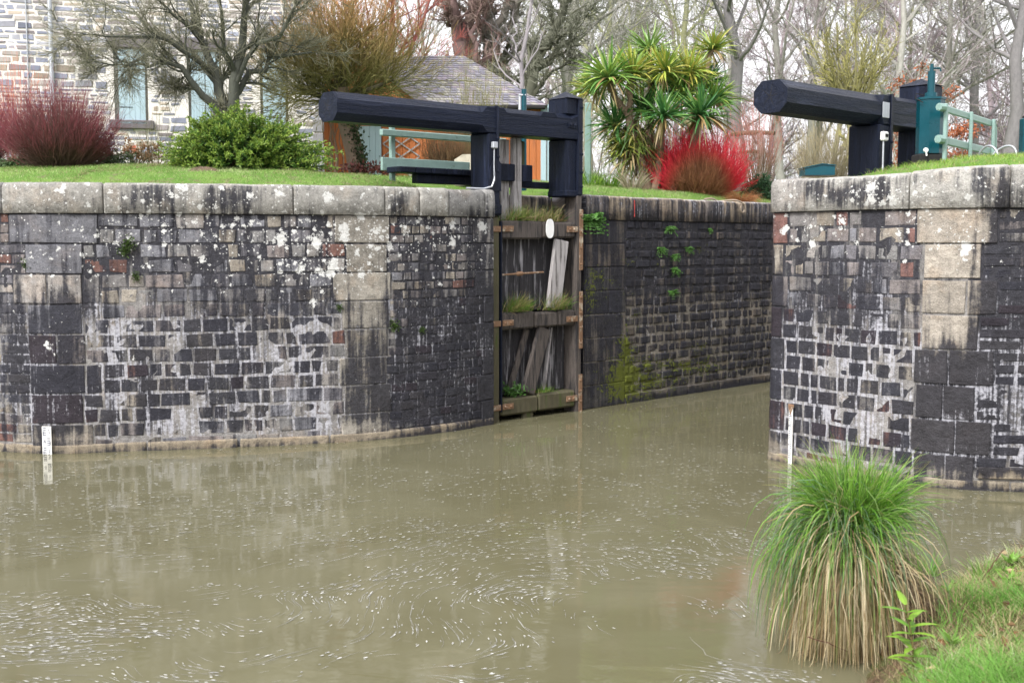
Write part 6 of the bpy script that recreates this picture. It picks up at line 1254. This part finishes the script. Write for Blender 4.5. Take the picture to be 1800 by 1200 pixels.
# low thicket and far-off wood as one mass, distance haze put into its pale colours
tk = MB(); r = np.random.RandomState(88); N = 380; px_ = r.uniform(560, 1900, N); Yk = r.uniform(46, 85, N); b0 = np.array([[PY(a, 300, y)[0], y, 3.9] for a, y in zip(px_, Yk)]); h = r.uniform(2.5, 6.5, N); k = 6; t = np.linspace(0, 1, k)[None, :, None]
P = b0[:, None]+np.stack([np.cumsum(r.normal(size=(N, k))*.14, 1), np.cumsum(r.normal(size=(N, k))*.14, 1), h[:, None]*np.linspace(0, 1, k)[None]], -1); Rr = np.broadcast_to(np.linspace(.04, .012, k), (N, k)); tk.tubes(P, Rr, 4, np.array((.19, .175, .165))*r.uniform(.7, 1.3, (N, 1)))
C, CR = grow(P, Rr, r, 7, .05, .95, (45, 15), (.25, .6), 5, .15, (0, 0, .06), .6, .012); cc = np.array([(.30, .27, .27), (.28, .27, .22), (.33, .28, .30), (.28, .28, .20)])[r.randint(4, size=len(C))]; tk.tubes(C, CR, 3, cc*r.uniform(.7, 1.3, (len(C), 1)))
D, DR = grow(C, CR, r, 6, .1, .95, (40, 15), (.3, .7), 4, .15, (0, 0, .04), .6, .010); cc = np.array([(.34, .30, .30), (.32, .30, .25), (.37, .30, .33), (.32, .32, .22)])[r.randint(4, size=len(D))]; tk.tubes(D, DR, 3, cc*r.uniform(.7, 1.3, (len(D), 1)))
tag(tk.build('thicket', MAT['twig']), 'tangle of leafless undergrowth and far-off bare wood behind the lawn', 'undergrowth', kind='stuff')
# ---- tussock sedge at the water's edge
fr = np.random.RandomState(300)
tcen = PZ(1500, 1150, .05); tcen = np.array([tcen[0]+.07, tcen[1]+.30, 0.0]); ts = thing('tussock_sedge', 'big shaggy tussock of sedge with green top and straw-coloured hanging dead leaves at the waterside', 'grass tussock', tuple(tcen))
topz = .88
# fibrous stool
cm = MB(); na, nz_ = 26, 9; V = []
for j in range(nz_):
    z = -.25+j/(nz_-1)*(topz+.25); rr = .22-.04*j/(nz_-1)+.03*np.sin(j)
    for i in range(na):
        a = 2*np.pi*i/na; q = rr*(1+1.75*max(0, np.cos(a-.1))*max(0, 1-z/.75))*(1+.18*(fbm(np.array([np.cos(a)*2+5]), np.array([np.sin(a)*2+z*3]), 3)[0]-.5)*2); V.append(tcen+np.array([np.cos(a)*q+.10*(1-z/topz), np.sin(a)*q, z]))
V.append(tcen+gz*(topz+.06)); n_ = na*nz_
cm.add(np.array(V), [(j*na+i, j*na+(i+1) % na, (j+1)*na+(i+1) % na, (j+1)*na+i) for j in range(nz_-1) for i in range(na)]+[((nz_-1)*na+i, (nz_-1)*na+(i+1) % na, n_) for i in range(na)])
MAT['root'] = plain('fibrous_root', (.055, .036, .024), .95, .6, 12, 1.0, (2, 2, .6), dirt=(.14, .095, .06), dirtlo=.56, fine=60)
cm.build('root_stool', MAT['root'], ts, True)
def arch(N, c, rad, zlo, zhi, out, upk, L, sag, r, az=None, k=9, aim=None):
    if az is None: az = r.uniform(0, 2*np.pi, N); rt = (np.cos(az) > .45) & (r.rand(N) < (.75 if L[1] > .7 else .2)); az = np.where(rt, az+np.pi, az)
    q = rad*np.sqrt(r.rand(N)); P = np.zeros((N, k, 3)); P[:, 0] = c+np.stack([np.cos(az)*q, np.sin(az)*q, r.uniform(zlo, zhi, N)], 1)
    d = nrm(np.stack([np.cos(az)*out*r.uniform(.2, 1, N), np.sin(az)*out*r.uniform(.2, 1, N), np.full(N, upk)], 1)+r.normal(size=(N, 3))*.24); l = r.uniform(*L, N); sg = r.uniform(*sag, N)
    for j in range(1, k): d = nrm(d+np.array([0, 0, -1.])*(sg*j/k)[:, None]+r.normal(size=(N, 3))*.045+((np.arange(N) % 7 == 0) & (r.rand(N) < .3))[:, None]*r.normal(size=(N, 3))*[.5, .5, .9]); P[:, j] = P[:, j-1]+d*(l/(k-1))[:, None]
    return P, d
def blades(mb, P, d, W, cols, r, k, tipw=.12, tipc=None):
    N = len(P); cc = np.array(cols)[r.randint(len(cols), size=N)]*r.uniform(.7, 1.3, (N, 1)); sd = nrm(np.cross(nrm(P[:, -1]-P[:, 0]), r.normal(size=(N, 3))))
    w = W*np.interp(np.linspace(0, 1, k), [0, .3, .7, 1], [.8, 1, .7, tipw])[None]*r.uniform(.7, 1.3, (N, 1)); c3 = np.repeat(cc[:, None], k, 1)
    if tipc is not None: t = sstep(.7, 1, np.linspace(0, 1, k))[None, :, None]*(r.rand(N, 1, 1) < .4); c3 = c3*(1-t)+np.array(tipc)*t
    mb.ribbons(P, w, sd, c3, fold=.12)
tg = [(.09, .23, .025), (.13, .29, .03), (.18, .34, .05), (.07, .17, .022), (.22, .34, .10)]; bl = [(.13, .20, .10), (.10, .18, .09), (.16, .22, .11)]
gm = MB()
P, d = arch(1500, tcen, .17, topz-.08, topz+.03, .75, 1.0, (.25, .64), (.02, .45), fr); blades(gm, P, d, .0075, tg, fr, 9, tipc=(.30, .25, .10))
P, d = arch(700, tcen, .20, topz-.14, topz, .8, .8, (.35, .70), (.5, 1.2), fr); blades(gm, P, d, .007, tg+bl, fr, 9)
P, d = arch(200, tcen, .22, topz-.22, topz-.05, .8, .35, (.5, .95), (.8, 1.5), fr); blades(gm, P, d, .007, bl+tg, fr, 9)
az = fr.normal(np.pi*1.08, .45, 260); P, d = arch(260, tcen, .22, topz-.2, topz, .5, .4, (.6, .95), (1.0, 1.7), fr, az); blades(gm, P, d, .0075, bl+tg, fr, 9)
az = fr.normal(np.pi*1.08, .30, 170); P, d = arch(170, tcen, .24, topz-.3, topz-.05, .30, -.1, (.6, .95), (.9, 1.5), fr, az); P[..., 2] = np.maximum(P[..., 2], .0); blades(gm, P, d, .008, bl+tg, fr, 9)
az = fr.normal(np.pi*1.55, .25, 60); P, d = arch(60, tcen, .24, topz-.3, topz-.05, .30, -.1, (.4, .8), (.9, 1.5), fr, az); blades(gm, P, d, .008, bl+tg, fr, 9)
gm.build('green_leaves', MAT['blade'], ts)
dm = MB(); straw = [(.50, .41, .25), (.40, .31, .17), (.56, .48, .32), (.30, .21, .11), (.26, .23, .11)]
az = np.where(fr.rand(1900) < .9, fr.normal(np.pi*1.30, .62, 1900), fr.uniform(.6, 4.5, 1900))
P, d = arch(1900, tcen, .215, topz-.35, topz-.02, .24, -.2, (.55, .95), (.9, 1.6), fr, az); P[..., 2] = np.maximum(P[..., 2], .0); blades(dm, P, d, .0075, straw, fr, 9)
az = fr.normal(np.pi*1.5, 1.0, 700); P, d = arch(700, tcen, .25, .25, .6, .5, -.3, (.3, .6), (.4, .9), fr, az); P[..., 2] = np.maximum(P[..., 2], .005); blades(dm, P, d, .007, straw, fr, 9)
az = fr.uniform(-.9, .9, 700); P, d = arch(700, tcen, .05, .0, .72, .6, -.2, (.10, .28), (.5, 1.), fr, az); q_ = .23+.42*np.clip(1-P[:, :1, 2]/.75, 0, 1); P[..., 0] += np.cos(az)[:, None]*q_; P[..., 1] += np.sin(az)[:, None]*q_; P[..., 2] = np.maximum(P[..., 2], .01); blades(dm, P, d, .006, [(.16, .11, .07), (.24, .17, .1), (.10, .07, .05)], fr, 9)
dm.build('dead_leaves', MAT['blade'], ts)

# ---- bank grass
def samp_bank(r, N, lo=.30, hi=4.5):
    x = r.uniform(1.0, 8.5, N); y = r.uniform(2.6, 11, N); d = pdist(x, y, bank_edge); z = bank_z(x, y); qx, qy = proj(np.stack([x, y, z], 1))
    k_ = ~inside(x, y, water_poly) & (d > lo+.18*(fbm(x*3, y*3, 3)-.5)) & (qx > 1380) & ((qx < 1950) | (r.rand(N) < .45)) & (qx < 3600) & (qy < 1900) & (np.hypot(x-tcen[0], y-tcen[1]) > .62+.25*fbm(x*5, y*5, 2)); return x[k_], y[k_]
BG = [(.40, .33, .18), (.16, .27, .06), (.22, .33, .09), (.30, .40, .14), (.40, .46, .22), (.52, .52, .34)]
turf('bank_grass', 'soft fine green grass covering the foreground bank', 150000, samp_bank, .15, BG, 310, .0055, zf=bank_z)
def samp_tuft(r, N):
    cs = [PZ(1690, 1085, .75), PZ(1745, 1110, .8), PZ(1770, 1040, .5), PZ(1640, 1180, .7)]; c = np.array(cs)[r.randint(4, size=N)]; x = c[:, 0]+r.normal(size=N)*.26; y = c[:, 1]+r.normal(size=N)*.22; k_ = pdist(x, y, bank_edge) > .3; return x[k_], y[k_]
turf('bank_grass', 'taller darker green grass tufts on the foreground bank', 6000, samp_tuft, .24, [(.11, .27, .035), (.14, .32, .045), (.19, .37, .07)], 311, .0042, zf=bank_z)
def samp_strip(r, N):
    x = r.uniform(1.5, 7.5, N); y = r.uniform(5, 11, N); d = pdist(x, y, bank_edge); k_ = ~inside(x, y, water_poly) & ((d < .55) | (np.hypot(x-tcen[0], y-tcen[1]) < .95)) & (d > .0) & (fbm(x*4, y*4, 3) > .35); return x[k_], y[k_]
turf('dry_grass', 'dry straw and dead leaves along the waterline of the foreground bank', 42000, samp_strip, .13, [(.30, .22, .12), (.38, .30, .17), (.20, .13, .08), (.26, .17, .11)], 312, .005, zf=bank_z)
# fallen leaves and low broad-leaved weeds in the bank turf
r = np.random.RandomState(330); x, y = samp_bank(r, 9000, .25); x, y = x[:560], y[:560]; lm = MB(); n = len(x)
leaves(lm, np.stack([x, y, bank_z(x, y)+r.uniform(.03, .10, n)], 1), r.normal(size=(n, 3))*[1, 1, .25], r.uniform(.04, .09, n), r.uniform(.025, .05, n), np.array([(.26, .13, .06), (.34, .20, .10), (.18, .09, .05), (.40, .30, .17)])[r.randint(4, size=n)]*r.uniform(.6, 1.3, (n, 1)), r)
tag(lm.build('fallen_leaves', MAT['leaf']), 'brown fallen leaves scattered in the bank grass', 'dead leaves', kind='stuff')
x, y = samp_bank(r, 9000, .3); x, y = x[:90], y[:90]; lm = MB()
for a_, b_ in zip(x, y):
    c = np.array([a_, b_, bank_z(np.array([a_]), np.array([b_]))[0]+.03]); n = 9; az = np.arange(n)*2.4; leaves(lm, c+np.zeros((n, 3)), np.stack([np.cos(az), np.sin(az), r.uniform(.5, 1.3, n)], 1), r.uniform(.06, .14, n), r.uniform(.025, .05, n), np.array((.16, .30, .05))*r.uniform(.7, 1.4, (n, 1)), r)
tag(lm.build('broadleaf_weeds', MAT['leaf']), 'low broad-leaved weeds among the bank grass', 'weeds', kind='stuff')
# sprouting reed stubs
def bank_pt(px_, py_):
    for z in np.linspace(1.4, 0, 500):
        p = PZ(px_, py_, z)
        if p[1] > 0 and bank_z(np.array([p[0]]), np.array([p[1]]))[0] >= z: return p
    return PZ(px_, py_, 0)
for i, (px_, py_, lab) in enumerate(((1728, 1012, 'small sprouting green tuft in the dry straw at the water edge'), (1635, 1005, 'short green blades on the dark flank of the tussock, near the water'))):
    p = bank_pt(px_, py_); clump('sedge_sprout', lab, 'grass tuft', p, 70, .20, .007, tg, 320+i, .1, 1, .07, group='sedge sprouts')
# leafy sapling in front
p = bank_pt(1607, 1190); sp_ = thing('leafy_weed', 'young leafy weed with bright lance-shaped leaves in front of the tussock', 'plant', tuple(p)); topp = PY(1592, 1062, p[1]-.05); q = curve([p-gz*.05, p*.5+topp*.5+ex*.015, topp], 12)
mb = MB(); mb.tubes(q, np.linspace(.006, .003, 12), 6, (.16, .12, .05)); mb.build('stem', MAT['twig'], sp_)
lm = MB(); 
for i in range(20):
    t = .25+.75*i/19; c = q[int(t*11)]; a = i*2.4; L_ = .19*(1.1-.35*t)*fr.uniform(.8, 1.2); d = nrm(np.array([np.cos(a), np.sin(a)*.8, .75-.2*(1-t)*2])); k = 7; P = np.zeros((1, k, 3)); P[0, 0] = c; dd = d.copy()
    for j in range(1, k): dd = nrm(dd+np.array([0, 0, -.14])); P[0, j] = P[0, j-1]+dd*L_/(k-1)
    lm.ribbons(P, np.array([.3, .8, 1, .95, .75, .45, .05])[None]*.046, nrm(np.cross(d, gz))[None], np.array([[(.16, .30, .03), (.21, .36, .04), (.12, .25, .03)][i % 3]]), fold=.15)
lm.build('leaves', MAT['leaf'], sp_)
# bare twigs and driftwood
for i, (pts, r0, lab) in enumerate((([(1722, 1030), (1735, 1005), (1748, 985), (1764, 966)], .006, 'dark bare twig slanting up from the bank edge over the water'), ([(1752, 1008), (1758, 1015), (1756, 1025), (1764, 1040)], .006, 'short crooked dark twig in the bank grass'), ([(1420, 1118), (1460, 1130), (1490, 1146)], .005, 'thin reddish twig lying across the hanging dead leaves'))):
    p0 = bank_pt(*pts[0]) if i < 2 else np.array([0, tcen[1]-.42, 0]); q = curve([PY(a, b_, p0[1]-.02) for a, b_ in pts], 9); q += fr.normal(size=q.shape)*.003; mb = MB(); mb.tubes(q, np.linspace(r0, r0*.5, 9), 5, (.10, .05, .035)); tag(mb.build('twig', MAT['twig'], None, loc=q[0]), lab, 'twig', 'loose twigs')
w = bpy.data.worlds.new('World'); sc.world = w; w.use_nodes = True; nt = w.node_tree; nt.nodes.clear()
EL, AZ = 42, 215   # sun elevation, compass-like azimuth measured from +Y clockwise
sky = nd(nt, 'TexSky', sky_type='NISHITA', sun_disc=False); sky.sun_elevation = R(EL); sky.sun_rotation = R(AZ); sky.dust_density = 6; sky.ozone_density = 1.0; sky.air_density = 1.0
hs = nd(nt, 'HueSaturation', {'Color': sky.outputs[0], 'Saturation': .10, 'Value': 1.0})
tint = mixc(nt, 1.0, hs.outputs[0], (1.0, .985, 1.02), 'MULTIPLY')
# an even layer of cloud: lifts the dim parts of the clear-sky model
cl = mixc(nt, .65, tint, (6.6, 6.6, 6.9))
bg = nd(nt, 'Background', {'Color': cl, 'Strength': .12}); o = nd(nt, 'OutputWorld'); nt.links.new(bg.outputs[0], o.inputs[0])
sd = bpy.data.lights.new('sun', 'SUN'); sd.energy = 1.5; sd.angle = R(12); sd.color = (1, .975, .94); so = bpy.data.objects.new('sun', sd); COL.objects.link(so)
dirv = Vector((math.sin(R(AZ))*math.cos(R(EL)), math.cos(R(AZ))*math.cos(R(EL)), math.sin(R(EL)))); so.rotation_euler = dirv.to_track_quat('Z', 'Y').to_euler(); so.location = (-10, -10, 20)
cd = bpy.data.cameras.new('camera'); cam = bpy.data.objects.new('camera', cd); COL.objects.link(cam); cam.location = (0, 0, H); cam.rotation_euler = (math.pi/2-TH, 0, 0); cd.sensor_width = 36; cd.lens = F/1800*36; cd.clip_end = 2000; cd.clip_start = .05
cd.dof.use_dof = True; cd.dof.focus_distance = 14.5; cd.dof.aperture_fstop = 2.8
sc.camera = cam
vs_ = sc.view_settings; vs_.view_transform = 'Standard'; vs_.look = 'None'; vs_.gamma = 1; vs_.exposure = 1.4; sc.display_settings.display_device = 'sRGB'
try: sc.cycles.max_bounces = 6; sc.cycles.transparent_max_bounces = 4; sc.cycles.use_denoising = True
except Exception: pass
